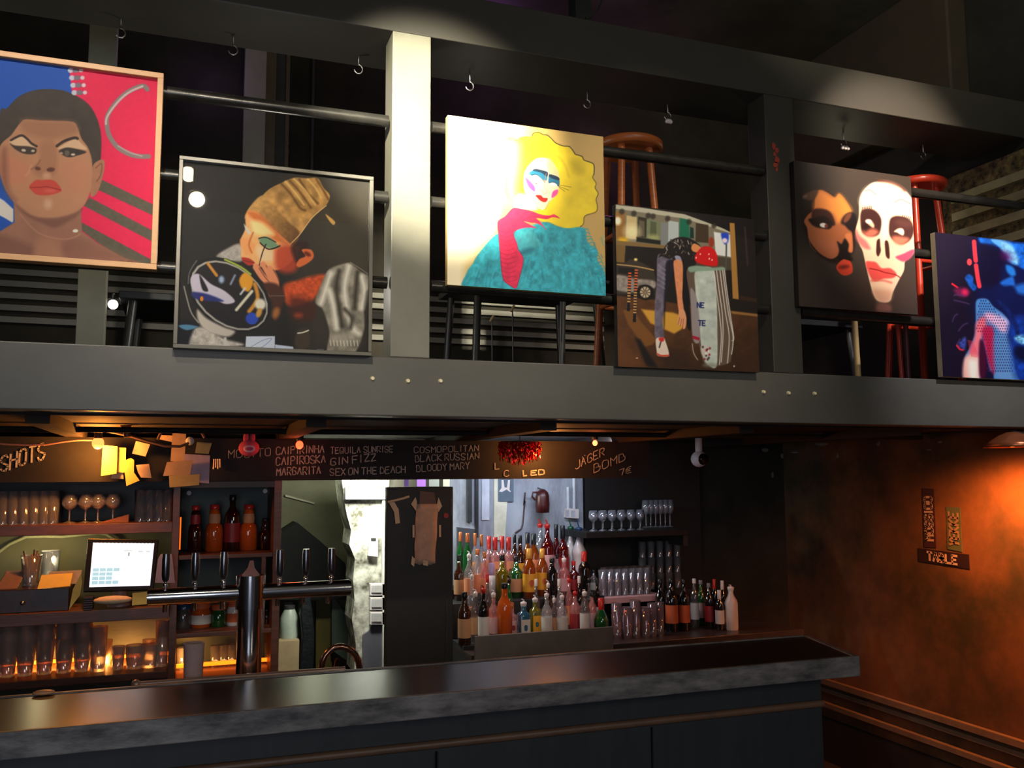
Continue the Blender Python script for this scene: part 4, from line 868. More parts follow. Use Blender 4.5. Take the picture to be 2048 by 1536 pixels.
for i, (y0, y1) in enumerate([(1166, 1190), (1193, 1219), (1222, 1248)]):
    t = thing('switch_box', ['top', 'middle', 'lowest'][i]+' white switch box in the column of three on the whitewashed wall', 'switch', at(752, y1, Y=5.1), 'white switch boxes in the doorway')
    obj('case', MB().prism([at(x, y, Y=5.115) for x, y in [(738, y1), (768, y1), (768, y0), (738, y0)]], (0, -.035, 0)), WHITE, t, .003)
    obj('rocker', MB().prism([at(x, y, Y=5.079) for x, y in [(743, y1-5), (763, y1-5), (763, y0+5), (743, y0+5)]], (0, -.004, 0)), mat('pale_rocker', (205, 200, 198), .35), t)
# objects standing in the kitchen
struct('door_3', MB().prism([at(x, y, Y=6.1) for x, y in [(632, 1400), (664, 1400), (664, 1150), (632, 1150)]], (0, .04, 0)), mat('olive_door', (120, 104, 50), .5))
wr = [(664, 1300), (705, 1330), (705, 1260), (690, 1225), (664, 1190)]
struct('trim_28', MB().prism([at(x, y, Y=6.0) for x, y in wr], (0, .05, 0)), mat('green_grey_board', (96, 110, 92), .6))
c0_ = at(578, 1275, Y=5.6)
t = thing('canister', 'pale translucent canister standing in the kitchen behind the taps', 'canister', (c0_.x, 5.6, c0_.z))
obj('canister_body', MB().lathe([(.055, c0_.z), (.058, c0_.z+.02), (.055, c0_.z+.12), (.03, c0_.z+.17)], (c0_.x, 5.6, 0), 18), mat('pale_green_plastic', (175, 185, 170), .4), t)
obj('canister_cap', MB().lathe([(.032, c0_.z+.17), (.032, c0_.z+.19)], (c0_.x, 5.6, 0), 14), BLACK, t)
tag(obj('cardboard_box', MB().box(c0_.x-.08, c0_.x+.05, 5.5, 5.75, 0, c0_.z), mat('tan_board', (175, 150, 112), .7), None, .003), 'tall tan cardboard box under the canister in the kitchen', 'box')
bp_ = [at(x, y, Y=5.5) for x, y in [(596, 1400), (625, 1400), (628, 1330), (630, 1270), (626, 1225), (620, 1188), (606, 1190), (600, 1230), (604, 1270)]]
tag(obj('black_bag', MB().prism(bp_, (0, .15, 0)), mat('black_bin_bag', (26, 30, 32), .3, bump=.8, scale=18), None, .01), 'shiny black plastic bag hanging in the kitchen doorway', 'bag')
tag(obj('small_white_sign', MB().prism([at(x, y, Y=6.292) for x, y in [(568, 1211), (585, 1210), (585, 1204), (568, 1205)]], (0, .005, 0)), WHITE), 'small white strip in the kitchen behind the beer taps', 'strip')
tag(obj('scrap_strip', MB().prism([at(x, y, Y=6.28) for x, y in [(570, 993), (628, 1008), (628, 1005), (570, 989)]], (0, -.02, 0)), mat('pale_strip', (190, 185, 160), .6)), 'pale slanting strip high on the kitchen wall', 'strip')
t_ = MB().box(X_(575, 1330, 5.0), X_(735, 1330, 5.0), 4.98, 5.10, .60, .66)
struct('trim_29', t_, mat('kitchen_sill', (130, 125, 115), .6))

# ================================================================ under the gallery: lamps, notes, ornaments
def pendant(label, px_, py_, Y, power, col, r=.024, ecol=(255, 70, 20), es=9, size=.03):
    p = at(px_, py_, Y=Y)
    t = thing('bulb_pendant', label, 'lamp', (p.x, Y, BAL0-.004))
    obj('flex', MB().tube([(p.x, Y, BAL0+.003), (p.x, Y, p.z+.05)], .004, 6), BLACK, t)
    obj('socket', MB().lathe([(.016, p.z+.018), (.018, p.z+.05), (.008, p.z+.058)], (p.x, Y, 0), 14), BLACK, t)
    obj('bulb', MB().sphere(p, r, 14, sz=1.1), emis('bulb_%s' % px_, ecol, es), t)
    light('POINT', 'bulb_glow', (p.x, Y-.0, p.z-r*1.2), power, col, size=size)
    return p
pendant('glowing orange-red bulb beside the bright papers at the left', 196, 886, 4.10, 16, (1, .33, .05), ecol=(255, 90, 40), es=7)
pendant('small red bulb hanging in front of the chalk cocktail list', 599, 890, 4.05, .7, (1, .16, .05), .017, (255, 60, 30), 6)
pendant('small tilted red bulb beside the tinsel', 1190, 886, 4.05, .7, (1, .2, .06), .013, (255, 90, 50), 9)
p = at(1092, 905, Y=4.12)
light('POINT', 'tinsel_bulb_glow', (p.x, 4.10, p.z-.01), 6, (1, .34, .07), size=.02)
# red tinsel bunch
t = thing('tinsel_bunch', 'bunch of glittering red tinsel hanging under the gallery', 'tinsel', at(1040, 880, Y=4.08))
tn = MB()
c = at(1040, 884, Y=4.08)
for k in range(190):
    x = RNG.uniform(-.105, .105); y = RNG.uniform(-.03, .04); h = RNG.uniform(.05, .125)*(1-.25*abs(x)/.105); tw_ = RNG.uniform(0, 6)
    P = []
    for s_ in range(8):
        z = c.z-h*s_/7; a = tw_+s_*1.2
        P.append((Vector((c.x+x+.004*math.sin(a*1.3), 4.08+y+.004*math.cos(a), z)), Vector((math.cos(a), math.sin(a), 0))*.0028))
    V = [q for p_, d_ in P for q in (p_-d_, p_+d_)]
    tn.add(V, [(2*i, 2*i+1, 2*i+3, 2*i+2) for i in range(7)])
o = obj('tinsel_strands', tn, mat('red_foil', (235, 25, 25), .22, .85, .5, .4, 40, 0), t); o['kind'] = 'stuff'
obj('tinsel_hanger', MB().tube([(c.x-.1, 4.08, c.z), (c.x, 4.08, c.z+.003), (c.x+.1, 4.08, c.z)], .004, 6).tube([(c.x, 4.08, c.z), (c.x, 4.08, BAL0)], .002, 5), BLACK, t)
# dome camera ball
p = at(1398, 918, Y=4.4); rr = .047
t = thing('ball_camera', 'white ball security camera with black lens under the gallery', 'camera', (p.x, 4.4, BAL0))
obj('camera_ball', MB().sphere(p, rr, 24), WHITE, t)
fw = Vector((-.25, -1, -.05)).normalized(); fr_ = Vector((.18, -.98, -.05)).normalized()
obj('lens_disc', MB().tube([p+fr_*rr*.55, p+fr_*rr*1.02, p+fr_*rr*1.04], [rr*.75, rr*.62, rr*.3], 20), mat('black_lens', (10, 10, 12), .1), t)
obj('camera_mount', MB().tube([(p.x, 4.4, p.z+rr*.8), (p.x, 4.4, BAL0)], .02, 14), WHITE, t)
# pink rabbit-eared ornament
p = at(498, 896, Y=4.12)
t = thing('pink_ornament', 'small pink plush ornament with two ears hanging before the chalkboard', 'ornament', p)
pk = mat('pink_plush', (225, 85, 110), .8)
obj('plush_body', MB().sphere(p, .046, 16, 1, .5, .82), pk, t)
obj('plush_ears', MB().sphere(p+Vector((-.014, 0, .045)), .016, 10, .8, .6, 1.7).sphere(p+Vector((.014, 0, .045)), .016, 10, .8, .6, 1.7), pk, t)
rg = [p+Vector((.021*math.cos(k*math.pi/8), -.026, .012*math.sin(k*math.pi/8)-.004)) for k in range(17)]
obj('pale_ring', MB().tube(rg, .005, 6), mat('pale_pink', (240, 190, 205), .4), t)
obj('hanging_thread', MB().tube([p+Vector((0, 0, .04)), (p.x, 4.12, BAL0)], .0015, 5), BLACK, t)
# paper notes around the left lamp
NT = [('paper_note', 'tall bright yellow paper right below the orange-red bulb', [(202, 952), (233, 947), (235, 893), (206, 890)], 4.16, PAPERY),
      ('paper_note', 'second bright yellow paper overlapping the tall one', [(233, 945), (251, 945), (252, 896), (235, 895)], 4.17, PAPERY),
      ('paper_note', 'short pale paper at the foot of the bright papers', [(222, 957), (247, 958), (247, 944), (224, 949)], 4.18, PAPER),
      ('paper_note', 'torn yellow paper slanting down under the bright papers', [(253, 972), (279, 961), (268, 945), (268, 920), (262, 916), (246, 922)], 4.15, PAPERY),
      ('beer_mat', 'square beige beer mat pinned up between the lamp and the banknotes', [(264, 907), (291, 913), (300, 889), (272, 882)], 4.19, PAPER),
      ('paper_note', 'torn beige note pinned below the beer mat', [(276, 945), (282, 955), (303, 956), (298, 928), (272, 930)], 4.19, PAPER),
      ('banknote', 'upright beige banknote pinned at the right of the notes', [(341, 922), (369, 925), (372, 868), (345, 866)], 4.20, mat('beige_note', (190, 160, 130), .8)),
      ('banknote', 'pinkish banknote pinned behind the upright one', [(316, 878), (344, 884), (345, 871), (318, 870)], 4.21, PAPER),
      ('banknote', 'wide beige banknote across the lilac paper', [(326, 952), (380, 950), (386, 920), (334, 924)], 4.17, mat('beige_note', (190, 160, 130))),
      ('paper_note', 'lilac paper sheet pinned at the right end of the notes', [(366, 962), (418, 967), (420, 911), (370, 908)], 4.19, PAPERL),
      ('banknote', 'yellowish banknote at the bottom of the pinned notes', [(339, 975), (398, 970), (400, 948), (338, 952)], 4.16, mat('yellow_note', (200, 175, 115), .8)),
      ('banknote', 'small greenish banknote at the upper right of the notes', [(390, 906), (417, 908), (424, 886), (394, 884)], 4.19, mat('green_note', (150, 148, 115), .8))]
for n_, l_, q_, Y_, m_ in NT: flat(n_, l_, 'note' if 'note' in n_ else 'beer mat', q_, Y_, m_, grp='papers pinned under the gallery')
prt = MB()
for (x, y) in [(245, 902), (248, 915), (258, 930)]: q = at(x, y, Y=4.145); prt.box(q.x-.008, q.x+.008, q.y-.002, q.y, q.z-.003, q.z+.003)
tag(obj('button_lamp', MB().sphere(at(380, 882, Y=4.17), .019, 14, 1, .5, 1), mat('pale_button', (230, 225, 215), .3)), 'round pale push button above the pinned banknotes', 'button')
arc = [at(363+48*math.cos(a), 886-38*math.sin(a), Y=4.10) for a in [math.radians(170-k*14) for k in range(12)]]
tag(obj('bent_tube', MB().tube(arc, .006, 8), mat('brown_tube', (120, 90, 70), .4)), 'thin brown tube bent in an arch above the banknotes', 'tube')
cbp = [at(x, y, Y=4.13) for x, y in [(-20, 886), (20, 889), (60, 890), (94, 889), (130, 883), (160, 880), (190, 880)]]
tag(obj('thin_cable', MB().tube(cbp, .0045, 7), mat('pinkish_cable', (180, 130, 115), .5)), 'thin pale cable running along the top of the board to the left bulb', 'cable')
cbp = [at(x, y, Y=4.12) for x, y in [(215, 862), (260, 872), (300, 884), (330, 892), (360, 893), (378, 886)]]
tag(obj('thin_cable', MB().tube(cbp, .006, 7), mat('dark_brown_cable', (90, 62, 50), .5)), 'dark brown cable sagging from the brown knob to the push button', 'cable')
q = at(252, 850, Y=3.9)
t = thing('brown_knob', 'knobbly brown wooden bracket under the gallery near the bright papers', 'bracket', (q.x, 3.9, q.z))
obj('knob_head', MB().sphere(q, .022, 12, 1, 1, .9), ORANGEW, t); obj('knob_stem', MB().tube([q, at(255, 874, Y=3.9)], .014, 10).tube([q, (q.x, 3.9, BAL0)], .008, 8), BROWNW, t)
kc = MB()
for k in range(4):
    q = at(428+k*4, 918, Y=4.235); kc.tube([q, at(427+k*4.5, 938-3*(k % 2), Y=4.232)], .0035, 6)
tag(obj('key_bunch', kc, STEEL), 'small bunch of keys hanging right of the pinned notes', 'keys')
# wall lamp at the right
p = at(2024, 884, X=3.56)
t = thing('wall_lamp', 'copper dish lamp with orange glow at the upper right under the gallery', 'lamp', p)
sp = [(.025, .045), (.065, .031), (.105, .0), (.122, -.025), (.119, -.025), (.10, -.004), (.06, .026), (.018, .038)]
obj('lamp_shade', MB().lathe(sp, p, 30), mat('copper_shade', (190, 110, 70), .3, .6), t)
obj('bulb', MB().sphere(p+Vector((0, 0, -.002)), .022, 12), emis('orange_lamp_bulb', (255, 110, 30), 5), t)
obj('lamp_arm', MB().tube([p+Vector((0, 0, .045)), (p.x+.08, p.y, BAL0-.03), (XR_, p.y, BAL0-.05)], .009, 8), BLACK, t)
light('SPOT', 'wall_lamp_glow', (p.x-.14, p.y+.05, p.z-.10), 130, (1, .26, .045), (XR_, p.y+.15, .9), .05, spot=155, blend=1)

# signs on the right wall
def sign(name, label, quad, bg_, text, tc, up=False):
    P = [at(x, y, X=XR_-.001) for x, y in quad]   # lower left, lower right, upper right, upper left
    t = thing(name, label, 'sign', P[0])
    obj('sign_plate', MB().prism(P, (-.004, 0, 0)), bg_, t)
    off = Vector((-.005, 0, 0))
    if up:   # reads upwards: baseline along the right side
        a = lerp(P[1], P[0], .16); b = lerp(P[2], P[3], .16); a, b = lerp(a, b, .12), lerp(a, b, .86); h = (P[1]-P[0]).length*.62; u = (P[0]-P[1]).normalized()
    else:
        a = lerp(P[0], P[3], .2); b = lerp(P[1], P[2], .2); a, b = lerp(a, b, .2), lerp(a, b, .78); h = (P[3]-P[0]).length*.6; u = (P[3]-P[0]).normalized()
    obj('sign_lettering', write_mb(text, a+off, b+off, h, (-1, 0, 0), .0058, .0, up=u), tc, t)
    return t
LET = mat('pale_lettering', (170, 150, 135), .6)
sign('letter_sign', 'upright dark red sign reading MOSSIOO on the rusty wall', [(1849, 1094), (1873, 1095), (1868, 978), (1845, 976)], mat('dark_maroon_sign', (52, 26, 26), .5), 'MOSSIOO', LET, True)
sign('letter_sign', 'upright green sign reading YEKKE on the rusty wall', [(1896, 1098), (1925, 1104), (1921, 1015), (1893, 1013)], mat('dull_green_sign', (72, 84, 58), .5), 'YEKKE', mat('grey_brown_lettering', (132, 110, 90), .6), True)
sign('letter_sign', 'horizontal dark sign reading TABLE on the rusty wall', [(1838, 1122), (1940, 1138), (1938, 1109), (1837, 1096)], mat('near_black_sign', (34, 18, 18), .5), 'TABLE', LET)
# paint chips on the right wall top
ch = MB()
for (x, y, w_, h_) in [(1530, 900, 14, 8), (1565, 912, 8, 10), (1590, 905, 20, 4), (1640, 888, 30, 7), (1652, 880, 18, 4), (1675, 912, 6, 10), (1757, 888, 10, 12), (1858, 900, 10, 3), (1880, 884, 10, 4), (1545, 950, 5, 12)]:
    ps = []
    for k in range(9):
        a = k*.7; ps.append(at(x+w_*.5*math.cos(a)*random.uniform(.5, 1.2), y+h_*.5*math.sin(a)*random.uniform(.5, 1.2), X=XR_-.0005) if x > 1575 else at(x+w_*.5*math.cos(a), y+h_*.5*math.sin(a), Y=YB-.0005))
    ch.prism(ps, (-.001, 0, 0) if x > 1575 else (0, -.001, 0))
struct('trim_30', ch, mat('bare_plaster_chip', (120, 112, 105), .8))['label'] = 'chips of bare plaster along the top of the walls'

# ================================================================ the pictures
def homog(src, dst):
    A = []
    for (x, y), (u, v) in zip(src, dst):
        A += [[x, y, 1, 0, 0, 0, -u*x, -u*y, -u], [0, 0, 0, x, y, 1, -v*x, -v*y, -v]]
    return np.linalg.svd(np.array(A, float))[2][-1].reshape(3, 3)
def smooth(P, n=5):
    P = np.array(P, float); m = len(P); out = []
    for i in range(m):
        a, b, c, d = P[i-1], P[i], P[(i+1) % m], P[(i+2) % m]
        for t in np.arange(n)/n: out.append(.5*((2*b)+(c-a)*t+(2*a-5*b+4*c-d)*t*t+(3*b-3*c+d-a)*t**3))
    return np.array(out)
def noise2(X, Y, s, seed=0, oct=3):
    """value noise on plain numpy grids"""
    r = np.random.RandomState(seed); out = np.zeros_like(X); amp = 1; tot = 0
    for o in range(oct):
        g = r.rand(64, 64); x = X/s*(2**o)+100.3*o; y = Y/s*(2**o)+57.1*o
        xi = np.floor(x).astype(int); yi = np.floor(y).astype(int); fx = x-xi; fy = y-yi
        fx = fx*fx*(3-2*fx); fy = fy*fy*(3-2*fy)
        G = lambda a, b: g[a % 64, b % 64]
        out += amp*((G(xi, yi)*(1-fx)+G(xi+1, yi)*fx)*(1-fy)+(G(xi, yi+1)*(1-fx)+G(xi+1, yi+1)*fx)*fy); tot += amp; amp *= .5
    return out/tot
class Art:
    """paints flat colour areas on a fine mesh of points; shapes are given in crop units of the studied photograph"""
    def __init__(s, quad, n=330, asp=1.0):
        u, v = np.meshgrid((np.arange(n)+.5)/n, (np.arange(n)+.5)/n); s.n = n
        H = homog([(0, 0), (1, 0), (1, 1), (0, 1)], quad)   # (0,0)=lower left
        w_ = H[2, 0]*u+H[2, 1]*v+H[2, 2]
        s.X = ((H[0, 0]*u+H[0, 1]*v+H[0, 2])/w_).ravel(); s.Y = ((H[1, 0]*u+H[1, 1]*v+H[1, 2])/w_).ravel()
        s.C = np.zeros((n*n, 3)); s.T = (0, 0, 1)
    def view(s, x0, y0, k): s.T = (x0, y0, k); return s
    def _p(s, P): P = np.array(P, float); return np.stack([s.T[0]+P[:, 0]/s.T[2], s.T[1]+P[:, 1]/s.T[2]], 1)
    def fill(s, c): s.C[:] = c
    def _dist(s, P, idx, closed=True):
        X, Y = s.X[idx], s.Y[idx]; d = np.full(X.shape, 1e9); ins = np.zeros(X.shape, bool)
        m = len(P)
        for i in range(m if closed else m-1):
            (ax, ay), (bx, by) = P[i], P[(i+1) % m]
            dx, dy = bx-ax, by-ay; L = dx*dx+dy*dy+1e-9
            t = np.clip(((X-ax)*dx+(Y-ay)*dy)/L, 0, 1)
            d = np.minimum(d, (X-ax-t*dx)**2+(Y-ay-t*dy)**2)
            if closed:
                c = (ay > Y) != (by > Y)
                if c.any(): ins ^= c & (X < dx*(Y-ay)/(dy if abs(dy) > 1e-9 else 1e-9)+ax)
        return np.sqrt(d), ins
    def _mix(s, idx, a, col, col2=None, gdir=None, tex=0, seed=1, ts=6):
        c = np.array(col, float)
        if col2 is not None:
            (x0, y0), (x1, y1) = s._p(gdir); dx, dy = x1-x0, y1-y0
            t = np.clip(((s.X[idx]-x0)*dx+(s.Y[idx]-y0)*dy)/(dx*dx+dy*dy), 0, 1)[:, None]
            c = c*(1-t)+np.array(col2, float)*t
        if tex: c = c*(1+tex*(noise2(s.X[idx], s.Y[idx], ts, seed)-.5)[:, None]*2)
        a = a[:, None]; s.C[idx] = s.C[idx]*(1-a)+c*a
    def poly(s, P, col, soft=1.0, curve=True, al=1, **k):
        P = s._p(P)
        if curve: P = smooth(P)
        m = soft+1
        idx = np.where((s.X > P[:, 0].min()-m) & (s.X < P[:, 0].max()+m) & (s.Y > P[:, 1].min()-m) & (s.Y < P[:, 1].max()+m))[0]
        if not len(idx): return
        d, ins = s._dist(P, idx); d = np.where(ins, d, -d)
        s._mix(idx, np.clip(.5+d/(2*soft), 0, 1)*al, col, **k)
    def line(s, P, wd, col, soft=.7, al=1, curve=True, **k):
        P = s._p(P)
        if curve and len(P) > 2: P = smooth(np.vstack([P, P[::-1][1:-1]]))[:5*(len(P)-1)+1]
        m = wd+soft+1
        idx = np.where((s.X > P[:, 0].min()-m) & (s.X < P[:, 0].max()+m) & (s.Y > P[:, 1].min()-m) & (s.Y < P[:, 1].max()+m))[0]
        if not len(idx): return
        d, _ = s._dist(P, idx, False)
        s._mix(idx, np.clip(.5+(wd/2-d)/(2*soft), 0, 1)*al, col, **k)
    def ell(s, cx, cy, rx, ry, ang, col, soft=1.0, al=1, **k):
        t = np.linspace(0, 2*np.pi, 22)[:-1]; a = math.radians(ang)
        s.poly([(cx+rx*math.cos(q)*math.cos(a)-ry*math.sin(q)*math.sin(a), cy+rx*math.cos(q)*math.sin(a)+ry*math.sin(q)*math.cos(a)) for q in t], col, soft, False, al, **k)
    def build(s, x0, x1, z0, z1, y, mat_, parent):
        n = s.n; ux = x0+(x1-x0)*np.arange(n+1)/n; uz = z0+(z1-z0)*np.arange(n+1)/n
        gx, gz = np.meshgrid(ux, uz); V = np.stack([gx.ravel(), np.full(gx.size, y), gz.ravel()], 1)
        off = Vector((0, 0, 0)); q = parent
        while q is not None: off += q.location; q = q.parent
        V -= np.array(off)
        i = np.arange(n*n); r, c = i//n, i % n; a = r*(n+1)+c
        L = np.stack([a, a+1, a+n+2, a+n+1], 1).astype(np.int32)
        me = bpy.data.meshes.new('artwork'); me.vertices.add(len(V)); me.vertices.foreach_set('co', V.astype(np.float32).ravel())
        me.loops.add(L.size); me.loops.foreach_set('vertex_index', L.ravel())
        me.polygons.add(n*n); me.polygons.foreach_set('loop_start', np.arange(0, 4*n*n, 4, dtype=np.int32)); me.polygons.foreach_set('loop_total', np.full(n*n, 4, np.int32))
        me.update()
        cc = np.clip(s.C, 0, 255)/255; cc = np.where(cc <= .04045, cc/12.92, ((cc+.055)/1.055)**2.4)
        ca = me.color_attributes.new('paint', 'FLOAT_COLOR', 'POINT')
        pc = np.zeros((n+1, n+1, 4), np.float32); pc[..., 3] = 1
        g = cc.reshape(n, n, 3); pad = np.pad(g, ((0, 1), (0, 1), (0, 0)), 'edge'); pc[..., :3] = pad
        ca.data.foreach_set('color', pc.ravel()); me.materials.append(mat_)
        o = bpy.data.objects.new('artwork', me); C.objects.link(o); o.parent = parent
        return o
def paintmat(name, rough, bump=0):
    m, nt, b = nodes(name); a = nt.nodes.new('ShaderNodeVertexColor'); a.layer_name = 'paint'
    nt.links.new(a.outputs[0], b.inputs['Base Color']); b.inputs['Roughness'].default_value = rough; b.inputs['Specular IOR Level'].default_value = .35
    if bump:
        n = nt.nodes.new('ShaderNodeTexNoise'); n.inputs['Scale'].default_value = 90; bp = nt.nodes.new('ShaderNodeBump'); bp.inputs['Strength'].default_value = bump; bp.inputs['Distance'].default_value = .002
        nt.links.new(n.outputs['Fac'], bp.inputs['Height']); nt.links.new(bp.outputs[0], b.inputs['Normal'])
    return m
PM = paintmat('matt_print_inks', .6); PMC = paintmat('acrylic_on_canvas', .55, .25); PMG = paintmat('glossy_print_inks', .35)
PANE = glass('picture_glass', (250, 250, 250), 0.0, .12, .01, (10, 10, 10))
for n_ in PANE.node_tree.nodes:
    if n_.type == 'BUMP': n_.inputs['Strength'].default_value = 0
def picture(label, x0, x1, z0, z1, art, framed=None, fw_=.018, edge=None, pm=PM, th=.03, glassy=False):
    YF, YB_ = 2.968, 2.996
    t = thing('framed_picture' if framed else 'canvas_picture', label, 'picture', ((x0+x1)/2, YB_, z0))
    if framed:
        f = MB()
        f.box(x0, x1, YF-.012, YB_, z1-fw_, z1); f.box(x0, x1, YF-.012, YB_, z0, z0+fw_); f.box(x0, x0+fw_, YF-.012, YB_, z0+fw_, z1-fw_); f.box(x1-fw_, x1, YF-.012, YB_, z0+fw_, z1-fw_)
        obj('frame', f, framed, t, .0015)
        obj('backing_board', MB().box(x0+fw_, x1-fw_, YF+.006, YB_-.002, z0+fw_, z1-fw_), BLACKW, t)
        art.build(x0+fw_, x1-fw_, z0+fw_, z1-fw_, YF+.004, pm, t)
        if glassy: obj('glass_pane', MB().box(x0+fw_, x1-fw_, YF-.003, YF, z0+fw_, z1-fw_), PANE, t)
    else:
        obj('panel', MB().box(x0, x1, YF+.001, YB_, z0, z1), edge or BLACKW, t, .001)
        art.build(x0, x1, z0, z1, YF, pm, t)
    return t
def inset(quad, f):   # lower left, lower right, upper right, upper left, moved inwards by the frame share f
    q = np.array(quad, float); c = q.mean(0); return [tuple(c+(p-c)*(1-2*f)) for p in q]

# ---- 1 portrait with red lips, wooden frame
Q1 = [(-146, 505), (315, 543), (327, 153), (-120, 91)]
A = Art(inset(Q1, .03), 360); A.fill((24, 92, 196))
A.view(0, 90, 6.0235)
A.poly([(800, 100), (3000, 100), (3000, 3000), (900, 3000), (830, 600), (790, 280)], (252, 32, 92), .8, False, tex=.03)
A.poly([(-1200, 1200), (-600, 1500), (0, 1860), (110, 1960), (110, 2110), (0, 2050), (-1200, 1500)], (238, 232, 222), 1, False)
A.view(0, 300, 6.0235)
A.poly([(0, 640), (105, 705), (100, 855), (0, 795), (-600, 500), (-600, 350)], (240, 232, 220), .8, False)
for P in ([(1170, 340), (1855, 665), (1850, 795), (1120, 460)], [(1050, 565), (1845, 975), (1840, 1105), (980, 665)], [(950, 860), (1835, 1325), (1830, 1400), (1500, 1330), (1150, 1100), (960, 960)]):
    A.poly(P, (104, 98, 80), .9, False, tex=.08)
# neck and shoulders
SK = (205, 148, 110)
A.poly([(110, 500), (125, 850), (-60, 960), (-900, 1150), (-900, 1700), (1600, 1700), (1840, 1400), (1500, 1300), (1150, 1110), (960, 970), (950, 700), (1000, 550)], (176, 124, 98), 1.5, False, tex=.05, ts=30)
A.poly([(-600, 1050), (-60, 1000), (330, 1130), (370, 1200), (300, 1270), (-600, 1300)], (138, 92, 76), 8, al=.7)
A.poly([(740, 1080), (780, 1300), (1400, 1330), (1700, 1380), (1300, 1200), (1000, 1050)], (150, 100, 82), 8, al=.6)
A.poly([(380, 1150), (450, 1060), (640, 1100), (700, 1200), (690, 1320), (400, 1320)], (196, 142, 108), 8, al=.7)
# hair, head
A.view(0, 90, 6.0235)
A.poly([(-60, 830), (30, 760), (180, 620), (400, 545), (650, 545), (850, 605), (1030, 720), (1130, 870), (1185, 1050), (1195, 1250), (1170, 1480), (1090, 1520), (600, 1500), (-60, 1500)], (74, 64, 56), 1, tex=.1, ts=20)
A.poly([(1080, 1480), (1180, 1385), (1235, 1400), (1235, 1500), (1200, 1640), (1140, 1790), (1060, 1800)], (188, 132, 100), 1, tex=.06)
A.line([(1130, 1480), (1200, 1430), (1190, 1560), (1140, 1640)], 2.2, (140, 92, 70), 1.2)
A.poly([(-60, 1220), (80, 1080), (140, 1000), (200, 930), (260, 895), (450, 910), (620, 915), (840, 930), (900, 1000), (950, 1130), (1030, 1240), (1080, 1400), (1080, 1600), (1060, 1760), (980, 1930), (850, 2020), (600, 2070), (350, 2040), (180, 1940), (80, 1830), (0, 1700), (-60, 1500)], SK, 1.2, tex=.04, ts=40)
A.poly([(200, 930), (260, 895), (620, 915), (840, 930), (900, 1050), (600, 1130), (260, 1060)], (166, 114, 84), 7, al=.65)
A.poly([(0, 1300), (200, 1380), (330, 1450), (280, 1650), (60, 1650), (-40, 1500)], (214, 142, 110), 9, al=.8)
A.poly([(700, 1450), (950, 1420), (1040, 1500), (1000, 1700), (800, 1720)], (214, 146, 112), 9, al=.7)
A.poly([(440, 1180), (620, 1180), (650, 1450), (600, 1560), (400, 1560), (350, 1480), (430, 1380)], (182, 126, 94), 5, al=.75)
A.poly([(-40, 1280), (30, 1250), (60, 1700), (150, 1850), (60, 1830), (-40, 1600)], (150, 96, 74), 6, al=.7)
# neck shade below the chin
A.view(0, 300, 6.0235)
A.poly([(130, 620), (350, 780), (600, 810), (850, 760), (960, 700), (880, 800), (640, 920), (500, 880), (250, 760)], (136, 90, 72), 4, al=.8)
A.ell(540, 640, 50, 60, 0, (236, 190, 160), 5, .8)
A.ell(520, 300, 50, 40, 0, (232, 182, 146), 4, .8)
A.ell(410, 215, 36, 22, 12, (112, 66, 50), 1.5); A.ell(570, 230, 50, 26, -4, (112, 66, 50), 1.5)
A.line([(330, 180), (300, 250), (260, 300)], 3, (232, 176, 144), 3, .6)
A.poly([(305, 435), (340, 385), (400, 348), (460, 355), (500, 350), (580, 352), (640, 380), (705, 470), (680, 500), (600, 525), (500, 535), (400, 525), (340, 480)], (222, 84, 70), 1)
A.line([(320, 438), (430, 440), (500, 432), (580, 445), (690, 472)], 1.6, (158, 44, 42), .9)
A.ell(560, 480, 70, 22, 4, (240, 112, 98), 3, .8)
A.line([(200, 760), (420, 980), (700, 1060), (860, 1040), (940, 1000)], 2, (206, 150, 118), 1.5, .9)
A.ell(880, 963, 34, 20, 0, (255, 250, 235), .8)
A.line([(1400, 1345), (1460, 1325), (1500, 1350), (1560, 1330), (1600, 1350)], 1, (100, 70, 62), .8, .8)
# eyes
A.view(0, 90, 6.0235)
A.poly([(60, 1160), (180, 1100), (260, 1120), (340, 1200), (380, 1240), (300, 1240), (180, 1210), (80, 1190)], (238, 200, 160), 1.2)
A.poly([(650, 1250), (760, 1180), (880, 1130), (940, 1180), (1020, 1260), (900, 1250), (760, 1240)], (238, 198, 158), 1.2)
A.poly([(60, 1170), (130, 1205), (290, 1215), (390, 1245), (380, 1300), (310, 1310), (220, 1295), (120, 1240)], (70, 58, 50), 1.2)
A.poly([(670, 1275), (760, 1235), (880, 1250), (1010, 1290), (900, 1330), (800, 1350), (720, 1325)], (66, 55, 48), 1.2)
A.ell(235, 1262, 28, 16, 10, (225, 205, 180), 1); A.ell(350, 1270, 22, 14, 0, (220, 198, 172), 1); A.ell(770, 1300, 32, 34, 0, (112, 102, 90), 1.2); A.ell(845, 1318, 26, 14, 0, (232, 214, 190), 1); A.ell(700, 1300, 20, 12, 20, (205, 175, 145), 1)
A.line([(80, 1140), (200, 1085), (270, 1120), (330, 1180), (395, 1215)], 4.5, (60, 46, 40), 1)
A.line([(645, 1215), (740, 1155), (860, 1120), (900, 1130)], 5.5, (58, 45, 40), 1)
A.line([(440, 1380), (400, 1440), (330, 1490)], 2, (150, 100, 76), 1.5)
